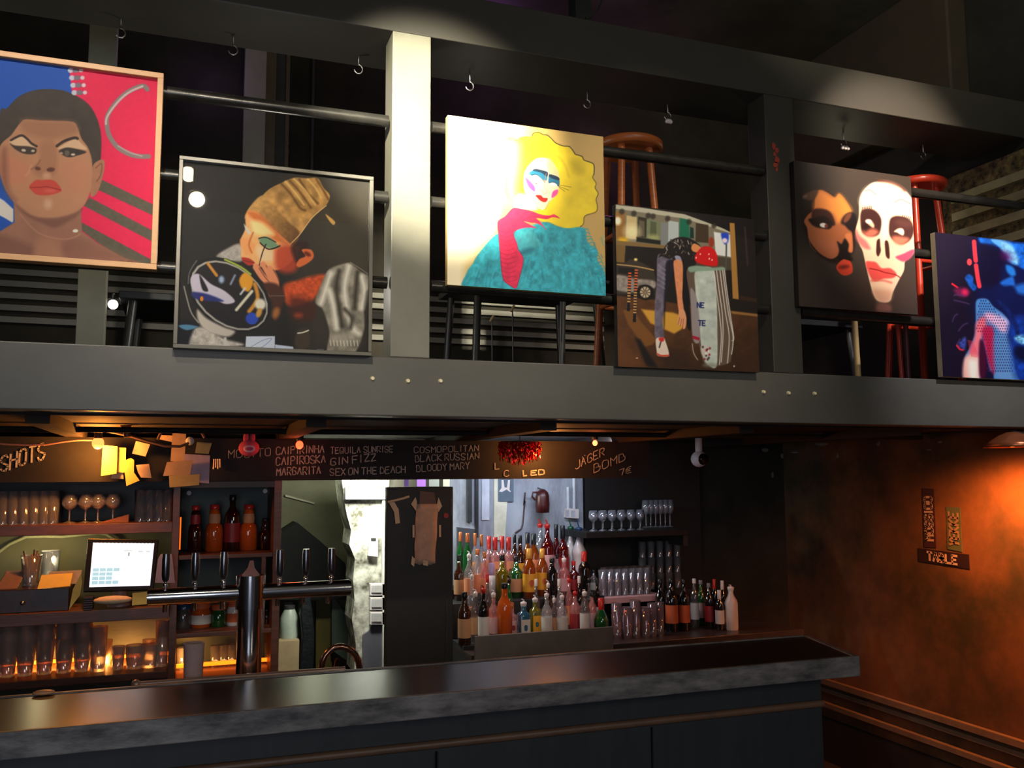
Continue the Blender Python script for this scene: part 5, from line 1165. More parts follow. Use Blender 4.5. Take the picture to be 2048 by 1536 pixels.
# silver hoop and beads
A.line([(1760, 550), (1700, 510), (1560, 560), (1440, 640), (1330, 760), (1270, 860), (1262, 960), (1290, 1090), (1380, 1220), (1500, 1300), (1640, 1345), (1785, 1350)], 9.5, (150, 140, 134), .8)
A.line([(1700, 515), (1560, 570), (1440, 655), (1330, 775), (1262, 880), (1250, 960)], 4, (228, 208, 204), 1)
A.line([(1400, 1220), (1550, 1300), (1700, 1345)], 2.5, (200, 190, 186), 1)
for k in range(4):
    y = 320+88*k; x = 870+16*k
    A.ell(x-60, y, 36, 30, 0, (215, 225, 240), 1); A.ell(x+5, y, 42, 30, 0, (140, 130, 140), 1.2); A.ell(x+70, y, 26, 24, 0, (240, 225, 230), 1)
picture('wood-framed painted portrait with red lips on a blue and pink ground, at the far left', -.722, -.110, 2.404, 3.052, A, mat('light_oak_frame', (222, 170, 118), .5, var=.12, streak=(1, 1, 5)), .018, pm=PM, glassy=True)

# ---- 2 make-up scene with mirror, grey frame and glass
Q2 = [(345, 697), (742, 711), (747, 357), (359, 320)]
A = Art(inset(Q2, .025), 380).view(330, 300, 3.573); A.fill((40, 37, 34))
A.poly([(900, 150), (1500, 200), (1500, 1460), (1000, 1460), (900, 900)], (74, 68, 56), 30, False, al=.8)
A.poly([(1080, 400), (1500, 430), (1500, 900), (1200, 800)], (92, 84, 68), 25, al=.6)
A.poly([(80, 1230), (250, 1250), (400, 1400), (400, 1440), (60, 1440)], (24, 24, 34), 4)
# grey sleeve left
A.poly([(370, 770), (450, 710), (540, 680), (560, 790), (480, 800)], (170, 165, 158), 2.5, tex=.15)
# turban
A.poly([(570, 500), (600, 430), (690, 345), (750, 290), (830, 250), (920, 213), (1010, 215), (1090, 215), (1130, 280), (1175, 335), (1150, 400), (1060, 480), (960, 610), (900, 690), (740, 580), (620, 500)], (190, 148, 88), 1.2, tex=.25, ts=14)
for P in ([(830, 255), (900, 330), (960, 420), (1000, 440)], [(890, 235), (960, 310), (1040, 420)], [(960, 225), (1020, 320), (1090, 390)], [(1080, 220), (1130, 300), (1165, 360)]): A.line(P, 3.5, (94, 66, 34), 2.5, .85)
for P in ([(860, 240), (930, 320), (990, 400)], [(920, 222), (1000, 300), (1070, 400)], [(1020, 222), (1080, 290), (1110, 350)]): A.line(P, 3, (240, 205, 130), 2, .9)
A.poly([(690, 340), (780, 420), (880, 520), (960, 600), (900, 690), (760, 600), (640, 480), (590, 450)], (198, 158, 96), 2, col2=(120, 84, 44), gdir=[(650, 420), (950, 640)], tex=.12)
A.line([(1150, 405), (1050, 490), (960, 610), (880, 690)], 1.6, (240, 200, 140), .8)
A.poly([(1145, 465), (1210, 515), (1200, 540), (1170, 510)], (226, 178, 104), 1)
# face
A.poly([(575, 500), (600, 450), (660, 460), (760, 560), (900, 680), (960, 700), (900, 800), (800, 860), (700, 840), (560, 800), (545, 700), (540, 650), (575, 570)], (236, 176, 118), 1.5, tex=.06)
A.poly([(590, 455), (680, 470), (800, 590), (880, 680), (760, 640), (640, 520)], (200, 110, 52), 4, al=.8)
A.poly([(620, 520), (700, 530), (780, 610), (700, 620), (630, 600)], (255, 222, 160), 5, al=.9)
A.poly([(660, 690), (760, 720), (780, 790), (700, 800), (660, 760)], (255, 205, 165), 5, al=.9)
A.poly([(800, 700), (940, 700), (940, 850), (860, 880), (790, 840)], (190, 78, 48), 6, al=.9)
A.poly([(900, 690), (1000, 660), (1020, 720), (960, 800), (930, 800)], (62, 36, 22), 4, al=.9)
A.poly([(540, 650), (600, 640), (640, 700), (600, 750), (560, 730)], (238, 165, 105), 3)
A.line([(630, 600), (600, 680), (620, 740)], 2, (170, 98, 52), 2)
A.poly([(565, 540), (600, 580), (615, 610), (585, 600)], (210, 205, 190), 1.5)
A.poly([(670, 640), (740, 630), (800, 680), (810, 700), (760, 710), (700, 690)], (118, 152, 120), 2)
A.line([(670, 640), (720, 632), (790, 665)], 1.8, (30, 30, 26), .8); A.line([(680, 670), (740, 715), (820, 690)], 2.4, (28, 26, 24), .8)
A.line([(720, 680), (695, 740), (672, 830)], 2.2, (40, 30, 26), .8); A.line([(712, 730), (680, 810)], 1.8, (225, 200, 170), .8)
A.poly([(550, 775), (600, 780), (640, 810), (600, 830), (560, 805)], (178, 58, 40), 1.2); A.line([(560, 795), (640, 812)], 1, (90, 30, 24), .8)
A.poly([(975, 715), (1040, 715), (1060, 760), (1030, 800), (960, 838), (935, 820), (960, 780), (1000, 760)], (222, 120, 66), 1.2); A.ell(1015, 745, 26, 14, 30, (120, 50, 28), 2)
# neck and shoulder
A.poly([(850, 960), (940, 930), (1040, 900), (1140, 890), (1120, 960), (1060, 1060), (960, 1100), (880, 1110), (850, 1050)], (206, 92, 44), 4, tex=.2)
A.poly([(900, 1050), (1050, 1080), (1050, 1200), (900, 1200)], (88, 40, 24), 8, al=.8)
A.ell(950, 1175, 30, 18, 0, (170, 80, 40), 4, .8)
# hand
for P, w_ in (([(650, 840), (690, 900), (740, 960), (760, 1030)], 13), ([(700, 820), (740, 890), (770, 950)], 11), ([(750, 850), (790, 930), (790, 1010)], 12)):
    A.line(P, w_, (222, 150, 110), 1.2); A.line([(p[0]+22, p[1]+8) for p in P], 1.4, (120, 60, 40), 1)
A.poly([(700, 960), (800, 960), (850, 1050), (800, 1200), (770, 1200), (760, 1080)], (84, 48, 32), 3)
A.ell(790, 1160, 25, 40, 20, (190, 130, 70), 4, .8)
# satin sleeve right
A.poly([(1160, 860), (1240, 820), (1320, 810), (1400, 870), (1455, 900), (1450, 980), (1410, 1040), (1420, 1200), (1410, 1300), (1340, 1440), (1160, 1440), (1170, 1290), (1120, 1130), (1070, 1080), (1110, 960)], (150, 144, 130), 2, tex=.3, ts=16)
for P in ([(1180, 880), (1140, 1000), (1110, 1090)], [(1310, 830), (1280, 960), (1290, 1100), (1330, 1250), (1380, 1300)], [(1170, 1000), (1200, 1120), (1220, 1260)], [(1400, 900), (1420, 1000), (1400, 1120)]): A.line(P, 9, (250, 246, 232), 5, .9)
for P in ([(1240, 860), (1220, 980), (1240, 1120), (1260, 1250)], [(1370, 870), (1360, 1000), (1350, 1120)], [(1280, 1130), (1330, 1190), (1320, 1260)]): A.line(P, 7, (64, 58, 48), 4, .9)
A.line([(1320, 800), (1400, 850), (1458, 890)], 1, (170, 165, 150), .8)
for k in range(9): A.line([(1175+k*24, 1350), (1180+k*24, 1385)], 1.6, (230, 225, 210), 1)
# mirror
A.poly([(180, 1420), (190, 1320), (250, 1260), (420, 1340), (560, 1380), (480, 1400), (300, 1400)], (190, 184, 176), 3, tex=.2)
A.ell(455, 1035, 325, 225, 36, (26, 26, 26), 1)
A.ell(460, 1040, 305, 205, 36, (170, 168, 160), 1)
A.ell(462, 1040, 290, 192, 36, (34, 30, 34), 1)
A.poly([(185, 930), (240, 890), (330, 960), (430, 1010), (500, 1080), (430, 1100), (340, 1060), (230, 1040)], (196, 190, 205), 1.5); A.poly([(250, 900), (290, 960), (310, 1010), (270, 1000)], (30, 26, 30), 1.5)
A.poly([(195, 1020), (300, 1030), (420, 1080), (300, 1080), (210, 1060)], (44, 54, 120), 2)
A.line([(310, 820), (370, 900)], 6, (206, 146, 60), 1.5); A.poly([(530, 930), (570, 880), (630, 930), (600, 1010), (550, 990)], (220, 160, 46), 2)
A.line([(640, 960), (660, 1060), (600, 1150)], 8, (205, 148, 60), 2); A.line([(620, 1010), (510, 1140)], 6, (215, 212, 190), 1.5)
A.line([(470, 960), (500, 900)], 4, (150, 165, 190), 2); A.ell(405, 930, 20, 26, 0, (160, 180, 210), 3); A.line([(540, 1030), (570, 990)], 4, (200, 205, 210), 1.5)
A.ell(620, 1200, 45, 42, 0, (48, 84, 190), 1.5); A.ell(680, 1100, 40, 40, 0, (225, 222, 205), 3); A.ell(670, 1160, 20, 34, 20, (205, 160, 80), 2)
A.line([(430, 790), (540, 840), (610, 890)], 4, (170, 190, 70), 1.5); A.ell(265, 1065, 12, 18, 0, (225, 140, 30), 1)
A.poly([(235, 1140), (300, 1200), (420, 1260), (500, 1290), (440, 1330), (300, 1290), (240, 1220)], (196, 188, 178), 3)
A.line([(140, 980), (160, 1060), (190, 1160), (240, 1230)], 2.5, (160, 158, 150), 1); A.line([(230, 800), (180, 880), (170, 960)], 2, (120, 118, 112), 1)
A.poly([(100, 1255), (160, 1245), (235, 1260), (160, 1285)], (90, 140, 170), 1.5); A.line([(430, 1340), (430, 1390)], 5, (200, 200, 200), 1.5); A.ell(470, 1410, 50, 12, 0, (150, 148, 142), 3)
A.line([(755, 1040), (850, 1040)], 1.2, (120, 120, 118), .8)
# papers
A.poly([(578, 1325), (782, 1322), (780, 1440), (570, 1430)], (205, 214, 240), .8, False); A.line([(610, 1400), (700, 1350), (760, 1340), (690, 1400), (620, 1425)], .8, (110, 115, 150), .6)
A.poly([(782, 1380), (910, 1395), (920, 1425), (1018, 1420), (1018, 1445), (785, 1440)], (196, 208, 232), .8, False); A.poly([(940, 1290), (1020, 1275), (1020, 1400), (930, 1400)], (88, 74, 56), 3, al=.7); A.poly([(1078, 1410), (1130, 1410), (1130, 1450), (1078, 1450)], (104, 106, 110), 1, False)
A.line([(945, 1300), (980, 1295), (1020, 1280)], 2.4, (250, 245, 220), .8)
A.C = np.clip((A.C-30)*1.2+17, 0, 255)
picture('grey-framed glazed photograph of a person in a gold turban doing make-up at a round mirror', -.0545, .578, 2.157, 2.785, A, mat('grey_metal_frame', (98, 95, 86), .35, .3, var=.1), .013, pm=PM, glassy=True)

# ---- 3 yellow hair painting
Q3 = [(904, 571), (1217, 584), (1205, 268), (896, 231)]
A = Art(Q3, 360).view(880, 220, 4.043); A.fill((206, 168, 98))
A.poly([(0, 0), (620, 0), (700, 150), (560, 600), (480, 1000), (230, 1300), (230, 1460), (0, 1460)], (250, 226, 160), 22, False, al=1)  # pale left side paints in the spotlight's overexposure
A.poly([(0, 0), (560, 0), (520, 600), (450, 1000), (230, 1260), (230, 1500), (0, 1500)], (255, 240, 200), 10, False)
# fur
FU = [(235, 1460), (250, 1320), (300, 1240), (330, 1180), (420, 1060), (500, 990), (620, 960), (760, 920), (880, 890), (1000, 930), (1120, 925), (1190, 940), (1210, 1040), (1290, 1110), (1290, 1180), (1340, 1260), (1360, 1330), (1380, 1520), (600, 1520)]
A.poly(FU, (52, 172, 190), 1.5, tex=.22, ts=9, seed=5)
rr_ = np.random.RandomState(3)
for k in range(150):
    x = rr_.uniform(260, 1340); y = rr_.uniform(960, 1440)
    if x < 520 and y < 1460-(x-200)*1.5: continue
    a = rr_.uniform(.2, .9)*(1 if x > 800 else -1); L_ = rr_.uniform(30, 90)
    A.line([(x, y), (x+L_*math.sin(a)*.5, y+L_*math.cos(a))], rr_.uniform(1, 2.6), [(34, 130, 160), (96, 206, 214), (60, 160, 190), (26, 110, 138)][k % 4], 1.6, .55)
for k in range(16): 
    x = 1180+k*12; y = 940+k*26; A.line([(x-30, y+20), (x+20, y-4+3*(k % 3)), (x+34, y+12)], 1.6, (48, 164, 184), 1)
A.poly([(640, 1000), (760, 960), (820, 1060), (760, 1150), (690, 1150), (640, 1060)], (100, 196, 204), 6, al=.5); A.ell(730, 1130, 60, 24, -20, (26, 110, 134), 4, .7)
# hair
HR = [(520, 260), (560, 220), (620, 230), (660, 210), (740, 205), (760, 175), (800, 170), (840, 185), (900, 215), (940, 250), (1000, 275), (1060, 285), (1090, 335), (1140, 350), (1180, 385), (1240, 410), (1250, 470), (1240, 520), (1270, 570), (1262, 610), (1285, 650), (1270, 700), (1280, 760), (1270, 800), (1185, 830), (1175, 900), (1120, 925), (1040, 935), (960, 915), (900, 890), (830, 880), (700, 800), (560, 700), (540, 500)]
A.poly(HR, (246, 214, 40), 1.2, tex=.07, ts=22)
A.poly([(500, 240), (640, 240), (660, 420), (640, 640), (700, 780), (560, 760), (520, 500)], (255, 238, 140), 10, al=.9)  # left of the hair paled too, for the same hot spot
A.poly([(720, 260), (800, 220), (880, 260), (900, 340), (860, 380), (780, 380), (730, 400)], (252, 190, 30), 8, al=.8)
A.ell(1110, 440, 70, 40, 40, (206, 176, 30), 8, .7); A.line([(880, 300), (1000, 400), (1050, 520)], 3, (214, 180, 30), 3, .7)
A.line([(750, 200), (760, 178), (800, 170), (840, 188), (870, 190), (905, 218), (940, 252), (1000, 274), (1050, 280), (1085, 320), (1100, 340), (1150, 355), (1170, 385), (1235, 408), (1250, 440), (1248, 500)], 1.8, (60, 48, 20), .7)
A.line([(1248, 500), (1240, 525), (1268, 570), (1260, 605), (1285, 650), (1270, 700), (1282, 750), (1270, 800), (1185, 835), (1175, 895), (1150, 920)], 1.5, (90, 76, 20), .7)
A.line([(560, 222), (600, 218), (628, 244)], 1.4, (80, 70, 30), .7, .8); A.line([(648, 255), (660, 220), (700, 205), (745, 210)], 1.4, (80, 70, 30), .7, .8)
# face
A.poly([(700, 480), (780, 385), (870, 375), (920, 410), (970, 500), (975, 600), (960, 660), (900, 730), (860, 790), (810, 780), (720, 690), (690, 600)], (255, 214, 176), 1)
A.poly([(880, 380), (920, 410), (972, 510), (930, 510), (890, 480)], (244, 178, 128), 3, al=.8)
A.poly([(640, 680), (720, 680), (810, 790), (700, 800), (620, 780)], (255, 236, 190), 3)
A.poly([(735, 495), (790, 465), (840, 480), (878, 490), (870, 560), (800, 520), (750, 520)], (34, 120, 156), .9); A.poly([(760, 478), (790, 465), (878, 487), (874, 525), (830, 495)], (24, 50, 76), .8)
A.poly([(890, 510), (905, 506), (970, 530), (972, 600), (920, 570), (888, 575)], (28, 104, 140), .9); A.poly([(890, 520), (905, 506), (970, 530), (968, 552), (910, 535)], (22, 42, 62), .8)
A.poly([(765, 520), (800, 515), (838, 548), (820, 558), (785, 545)], (255, 255, 250), .7); A.line([(750, 515), (790, 512), (835, 545), (862, 572)], 1.2, (40, 40, 46), .6)
A.poly([(900, 578), (935, 572), (962, 590), (930, 598)], (255, 252, 246), .7); A.line([(895, 575), (935, 570), (970, 598)], 1.1, (40, 40, 46), .6)
for P in ([(740, 515), (690, 478)], [(735, 500), (700, 465)], [(975, 600), (1050, 630)], [(975, 590), (1070, 605)], [(970, 605), (1020, 640)]): A.line(P, .8, (70, 60, 40), .6, .8, curve=False)
A.poly([(700, 530), (775, 600), (780, 650), (730, 610)], (226, 84, 160), 1.4); A.poly([(925, 645), (965, 628), (960, 665), (918, 695)], (222, 70, 150), 1.2)
A.line([(868, 500), (858, 600), (880, 650), (860, 660), (825, 630)], 1.2, (196, 120, 90), .8, .8)
A.poly([(790, 680), (830, 676), (850, 695), (885, 700), (870, 730), (830, 722)], (190, 24, 22), .8); A.line([(790, 684), (845, 702), (884, 705)], .8, (90, 10, 12), .6)
A.line([(900, 720), (870, 785)], 2, (236, 150, 100), 1.5, .7); A.ell(792, 582, 5, 5, 0, (40, 30, 30), .6)
# glove
GLV = [(495, 890), (550, 850), (610, 785), (680, 790), (760, 805), (830, 830), (900, 838), (940, 828), (985, 858), (930, 850), (880, 868), (800, 862), (830, 890), (880, 955), (840, 920), (790, 900), (760, 900), (700, 890), (770, 925), (800, 940), (720, 940), (640, 965), (620, 1000), (650, 1070), (660, 1120), (700, 1180), (695, 1260), (670, 1370), (650, 1430), (600, 1410), (550, 1370), (530, 1290), (520, 1200), (510, 1100), (500, 1000), (490, 940)]
A.poly(GLV, (238, 48, 92), .9, tex=.1, ts=8)
for k in range(12):
    y = 970+k*36; x = 508+3*k; A.line([(x, y), (x+50, y+14), (x+110, y-6)], 1.2, (196, 26, 66), 1, .7)
A.line([(495, 890), (492, 940), (505, 1060), (515, 1150), (524, 1240), (540, 1340), (570, 1390), (640, 1432)], 1, (110, 20, 40), .6, .7); A.line([(640, 965), (622, 1000), (655, 1100), (700, 1180), (696, 1260), (655, 1425)], 1, (110, 20, 40), .6, .6)
A.line([(690, 888), (760, 850), (880, 860)], 1, (150, 20, 50), .6, .7); A.line([(420, 830), (440, 860), (490, 885)], .8, (200, 180, 120), .7, .8)
picture('unframed canvas painting of a yellow-haired person in a red glove and turquoise fur', .847, 1.470, 2.425, 3.050, A, None, edge=mat('canvas_edge', (220, 190, 120), .7), pm=PMC)

# ---- 4 street scene print
Q4 = [(1250, 736), (1523, 741), (1508, 428), (1232, 424)]
A = Art(Q4, 360).view(1220, 410, 4.3875); A.fill((84, 58, 36))
A.poly([(40, 60), (1340, 60), (1340, 950), (40, 950)], (40, 32, 28), 1, False)
A.poly([(60, 70), (640, 95), (1050, 210), (1100, 420), (1100, 480), (60, 480)], (128, 120, 102), 1.2, False)
A.poly([(60, 65), (280, 70), (640, 92), (1050, 205), (1050, 225), (640, 130), (60, 100)], (180, 175, 155), 1, False)
A.poly([(640, 60), (1345, 60), (1345, 300), (1060, 220), (900, 150)], (30, 22, 24), 1, False)
for (x0, x1, y0, y1, c) in [(150, 235, 150, 350, (196, 176, 128)), (245, 320, 150, 330, (60, 56, 44)), (255, 300, 180, 320, (104, 96, 76)), (320, 430, 170, 340, (120, 128, 98)), (350, 400, 180, 330, (92, 96, 70)), (500, 590, 160, 380, (176, 184, 182)), (600, 680, 130, 300, (30, 110, 84)), (690, 720, 200, 300, (24, 60, 52)), (440, 500, 180, 380, (130, 132, 130)), (740, 850, 160, 330, (74, 60, 44)), (60, 140, 120, 360, (150, 110, 60))]:
    A.poly([(x0, y0), (x1, y0+8), (x1+6, y1), (x0, y1)], c, 1.3, False)
A.ell(200, 290, 60, 60, 0, (246, 230, 180), 8, .8); A.ell(80, 205, 26, 34, 0, (255, 240, 205), 3); A.ell(130, 365, 40, 20, 0, (225, 180, 40), 4); A.ell(380, 320, 40, 20, 0, (190, 190, 130), 5, .8)
for x in (110, 210, 330, 370, 495, 680, 900): A.ell(x, 115+x*.06, 22, 26, 20, (56, 50, 42), 2, .8)
A.poly([(240, 330), (440, 345), (440, 380), (240, 370)], (34, 32, 28), 1.5, False); A.poly([(60, 375), (480, 385), (480, 412), (60, 405)], (136, 108, 66), 1, False)
A.poly([(150, 412), (480, 412), (480, 600), (150, 600)], (34, 26, 22), 1, False); A.poly([(70, 405), (150, 410), (150, 560), (80, 560)], (126, 100, 56), 1.5, False); A.poly([(720, 440), (1100, 450), (1110, 560), (720, 560)], (80, 74, 60), 1.5, False)
A.poly([(900, 225), (1050, 240), (1060, 440), (920, 430)], (214, 216, 212), 1.2, False); A.poly([(970, 230), (1030, 232), (1030, 300), (1000, 330), (970, 270)], (48, 76, 190), 2); A.ell(1000, 295, 22, 22, 0, (232, 210, 220), 1.5); A.ell(880, 320, 24, 44, 0, (150, 60, 40), 2); A.line([(1015, 330), (1015, 560)], 3, (90, 84, 80), 1)
A.poly([(1040, 130), (1085, 130), (1135, 815), (1080, 810)], (168, 124, 66), 1, False); A.line([(1180, 160), (1210, 500)], 3, (70, 58, 50), 2)
# pavement
A.poly([(80, 840), (420, 860), (760, 900), (1345, 940), (1345, 1470), (100, 1470)], (98, 64, 38), 2, False, col2=(70, 48, 32), gdir=[(600, 900), (900, 1450)], tex=.15, ts=14)
A.poly([(1060, 920), (1345, 940), (1345, 960), (1080, 945)], (150, 110, 64), 1.5, False); A.poly([(1150, 780), (1300, 800), (1300, 830), (1150, 820)], (62, 44, 30), 1.5, False)
A.poly([(150, 960), (230, 950), (300, 1050), (440, 1200), (400, 1240), (340, 1260), (200, 1080)], (128, 86, 46), 1.8, False)
A.poly([(300, 945), (560, 960), (700, 1000), (640, 1100), (580, 1140), (380, 1060)], (208, 156, 66), 2, False); A.poly([(260, 1190), (300, 1200), (450, 1430), (360, 1420)], (34, 28, 28), 3, False); A.poly([(440, 1240), (700, 1300), (760, 1440), (500, 1440)], (58, 40, 30), 8, False, al=.7)
A.poly([(90, 1180), (140, 1190), (360, 1420), (120, 1430)], (120, 78, 46), 6, False, al=.6)
# car
A.poly([(80, 575), (150, 560), (200, 525), (260, 535), (320, 560), (390, 600), (410, 680), (410, 820), (90, 830)], (66, 58, 50), 1.5, False); A.poly([(85, 670), (250, 690), (300, 690), (405, 700), (400, 760), (280, 740), (250, 800), (90, 790)], (150, 140, 132), 2, tex=.2)
A.line([(90, 578), (250, 585), (390, 605)], 2, (210, 170, 110), 1); A.poly([(100, 600), (230, 600), (240, 660), (100, 650)], (30, 28, 26), 2, False); A.ell(240, 525, 14, 12, 0, (250, 220, 140), 1.5)
A.ell(330, 800, 72, 66, 0, (28, 24, 22), 1.2); A.ell(328, 800, 44, 48, 0, (200, 180, 150), 1.2)
for k in range(9): 
    a = k*.698; A.line([(328, 800), (328+46*math.cos(a), 800+48*math.sin(a))], 1.4, (60, 52, 44), .8, curve=False)
A.ell(328, 800, 12, 12, 0, (150, 130, 105), 1)
# striped bollards
for (x, y0, y1) in [(196, 640, 960), (248, 610, 1050)]:
    for k in range(int((y1-y0)/24)): A.poly([(x-13, y0+k*24), (x+13, y0+k*24), (x+13, y0+k*24+13), (x-13, y0+k*24+13)], (224, 110, 66) if y0+k*24 < 780 else (206, 160, 100), .8, False); A.poly([(x-13, y0+k*24+13), (x+13, y0+k*24+13), (x+13, y0+k*24+24), (x-13, y0+k*24+24)], (32, 20, 22), .8, False)
    A.poly([(x-12, y1-60), (x+12, y1-60), (x+12, y1+6), (x-12, y1+6)], (30, 26, 34), .8, False)
# person bending over
A.poly([(420, 480), (500, 460), (560, 520), (550, 620), (510, 760), (495, 900), (480, 1040), (495, 1180), (425, 1190), (415, 1060), (410, 880), (420, 700)], (112, 104, 118), 1.2, tex=.25, ts=10)
A.poly([(500, 520), (600, 520), (600, 600), (530, 700), (500, 900), (495, 1100), (485, 900), (490, 700)], (30, 26, 40), 2, al=.9)
for k in range(5): A.line([(430, 560+k*42), (490, 600+k*40)], 1.2, (160, 154, 166), 1.5, .7)
A.poly([(600, 560), (700, 540), (740, 620), (700, 800), (720, 1080), (690, 1080), (640, 900)], (28, 22, 26), 2)
A.poly([(430, 490), (470, 410), (520, 340), (600, 300), (680, 300), (760, 340), (790, 380), (760, 440), (740, 540), (640, 560), (560, 480), (520, 500), (460, 480)], (38, 32, 32), 1.2)
for k in range(26):
    x = rr_.uniform(480, 740); y = rr_.uniform(320, 480); A.line([(x, y), (x+rr_.uniform(-20, 20), y+rr_.uniform(8, 26))], rr_.uniform(1.2, 3), [(130, 118, 100), (176, 168, 160), (84, 74, 60)][k % 3], .8, .8)
A.poly([(565, 470), (610, 470), (630, 530), (590, 520)], (150, 150, 170), 1); A.poly([(705, 380), (730, 345), (790, 375), (770, 420), (720, 415)], (214, 140, 92), 1)
A.poly([(560, 510), (630, 520), (640, 680), (640, 820), (655, 940), (615, 950), (590, 800), (565, 620)], (216, 142, 100), 1.1, tex=.06); A.poly([(615, 940), (655, 930), (680, 1000), (675, 1080), (655, 1098), (640, 1060), (620, 1070), (605, 1050), (612, 990)], (220, 156, 116), 1.1)
for P in ([(622, 1000), (612, 1060)], [(640, 1010), (630, 1075)], [(655, 1010), (650, 1090)]): A.line(P, .9, (150, 84, 60), .7, curve=False)
A.poly([(740, 450), (790, 380), (840, 360), (900, 380), (935, 440), (940, 520), (900, 535), (800, 525), (745, 500)], (204, 28, 30), 1.2)
for x, y in ((860, 430), (865, 470), (785, 435), (750, 470), (890, 480)): A.ell(x, y, 6, 9, 20, (240, 190, 180), .8)
A.poly([(430, 1190), (490, 1178), (510, 1210), (540, 1300), (530, 1335), (450, 1330), (438, 1290)], (226, 206, 190), 1); A.line([(445, 1315), (480, 1330), (540, 1325)], 3, (206, 74, 54), .9); A.poly([(455, 1180), (495, 1178), (490, 1210), (460, 1205)], (206, 60, 48), 1); A.line([(470, 1215), (460, 1260)], 2.5, (70, 60, 60), 1)
# white board stack being hugged
A.poly([(690, 560), (760, 545), (880, 540), (1000, 540), (1020, 700), (1060, 900), (1095, 1150), (1080, 1300), (1050, 1380), (860, 1400), (800, 1250), (740, 1060), (700, 800), (670, 620)], (104, 88, 76), 1.2)
A.poly([(750, 580), (900, 560), (935, 800), (950, 1100), (950, 1400), (880, 1400), (830, 1330), (800, 1150), (770, 950), (750, 750)], (186, 194, 184), 1.2, tex=.1, ts=12); A.poly([(710, 740), (770, 850), (800, 1180), (740, 1180), (715, 900)], (150, 140, 140), 1.5)
for k, (x0, x1, y1) in enumerate([(905, 985, 1390), (930, 1000, 1370), (960, 1055, 1375), (985, 1090, 1300), (1000, 1095, 1180)]):
    A.line([(x0, 560), (x0+30, 760), (x0+60, 950), (x1, 1150), (x1-12, y1)], 1.7, (212, 206, 196), .9)
A.line([(735, 1220), (750, 1300), (785, 1355)], 1.4, (190, 184, 170), .9); A.poly([(685, 560), (760, 540), (900, 548), (990, 535), (1000, 560), (880, 575), (760, 590), (700, 600)], (136, 160, 140), 1.5)
for st_, P0 in (('NE', (770, 905)), ('TE', (785, 1060))):
    S, W_l = strokes(st_)
    for s_ in S: A.line([(P0[0]+a*38, P0[1]-b*42) for a, b in s_], 2.4, (44, 52, 104), .7, curve=False)
A.poly([(735, 1150), (795, 1165), (795, 1190), (735, 1175)], (170, 30, 56), 1, False); A.ell(845, 1280, 34, 60, -15, (200, 190, 180), 2)
for k in range(14): A.ell(rr_.uniform(820, 890), rr_.uniform(1230, 1370), 8, 10, 0, [(150, 40, 40), (70, 60, 60), (225, 220, 210)][k % 3], 1.2)
A.ell(1103, 1402, 7, 7, 0, (220, 215, 200), .8); A.ell(280, 1355, 9, 5, 0, (225, 190, 160), .8); A.ell(890, 1400, 60, 16, 0, (130, 130, 116), 4, .8)
A.C = np.clip((A.C-30)*1.2+17, 0, 255)
picture('unframed night street photograph of a person bent over a stack of white boards', 1.517, 2.150, 2.157, 2.788, A, None, edge=mat('dark_print_edge', (50, 40, 36), .6), pm=PM)

# ---- 5 two painted faces
Q5 = [(1613, 612), (1840, 627), (1820, 353), (1590, 330)]
A = Art(Q5, 340).view(1590, 320, 4.8); A.fill((66, 56, 50))
A.poly([(-20, 0), (330, 60), (300, 500), (60, 900), (-40, 900)], (34, 30, 28), 30, al=.8); A.poly([(700, 1120), (1190, 1150), (1200, 1470), (500, 1450)], (74, 56, 50), 20, al=.7)
BR = [(210, 350), (260, 318), (330, 345), (395, 382), (430, 345), (480, 385), (530, 460), (556, 530), (520, 560), (500, 640), (560, 700), (572, 800), (570, 900), (480, 880), (440, 930), (380, 962), (300, 930), (230, 870), (170, 780), (150, 680), (120, 620), (150, 560), (210, 490)]
A.poly([(95, 385), (150, 340), (240, 312), (300, 320), (400, 370), (420, 350), (500, 400), (560, 530), (600, 700), (580, 900), (480, 980), (400, 1000), (280, 940), (180, 850), (130, 720), (110, 620), (150, 500), (200, 440)], (40, 27, 24), 3)
A.poly(BR, (168, 98, 62), 1.2); A.poly([(200, 500), (220, 370), (270, 325), (380, 385), (440, 350), (540, 470), (550, 520), (480, 560), (430, 620), (380, 540), (280, 500)], (216, 132, 68), 5, al=.9, col2=(240, 160, 70), gdir=[(250, 400), (520, 450)])
A.poly([(240, 760), (330, 780), (420, 800), (440, 880), (380, 940), (280, 880)], (182, 108, 80), 8, al=.7)
A.poly([(95, 385), (150, 340), (235, 318), (210, 400), (150, 420)], (84, 60, 48), 2)
A.poly([(195, 510), (280, 495), (360, 530), (405, 630), (380, 650), (340, 600), (280, 585), (220, 620), (190, 600)], (60, 32, 28), 2); A.poly([(160, 600), (220, 580), (300, 560), (380, 620), (360, 680), (290, 680), (210, 660)], (34, 20, 20), 2)
A.ell(298, 650, 34, 22, 8, (220, 218, 215), 1.2); A.ell(325, 656, 16, 20, 0, (110, 56, 44), 1.2)
A.poly([(460, 620), (490, 550), (550, 520), (600, 560), (600, 700), (540, 690), (500, 650)], (30, 22, 24), 2.5); A.poly([(480, 600), (510, 540), (552, 530), (540, 580), (500, 620)], (120, 70, 52), 2)
A.poly([(430, 800), (470, 820), (500, 770), (540, 820), (535, 900), (580, 960), (540, 990), (480, 980), (440, 950), (450, 880)], (28, 20, 20), 2); A.poly([(500, 740), (550, 720), (572, 800), (570, 890), (540, 880), (540, 820)], (206, 122, 78), 2)
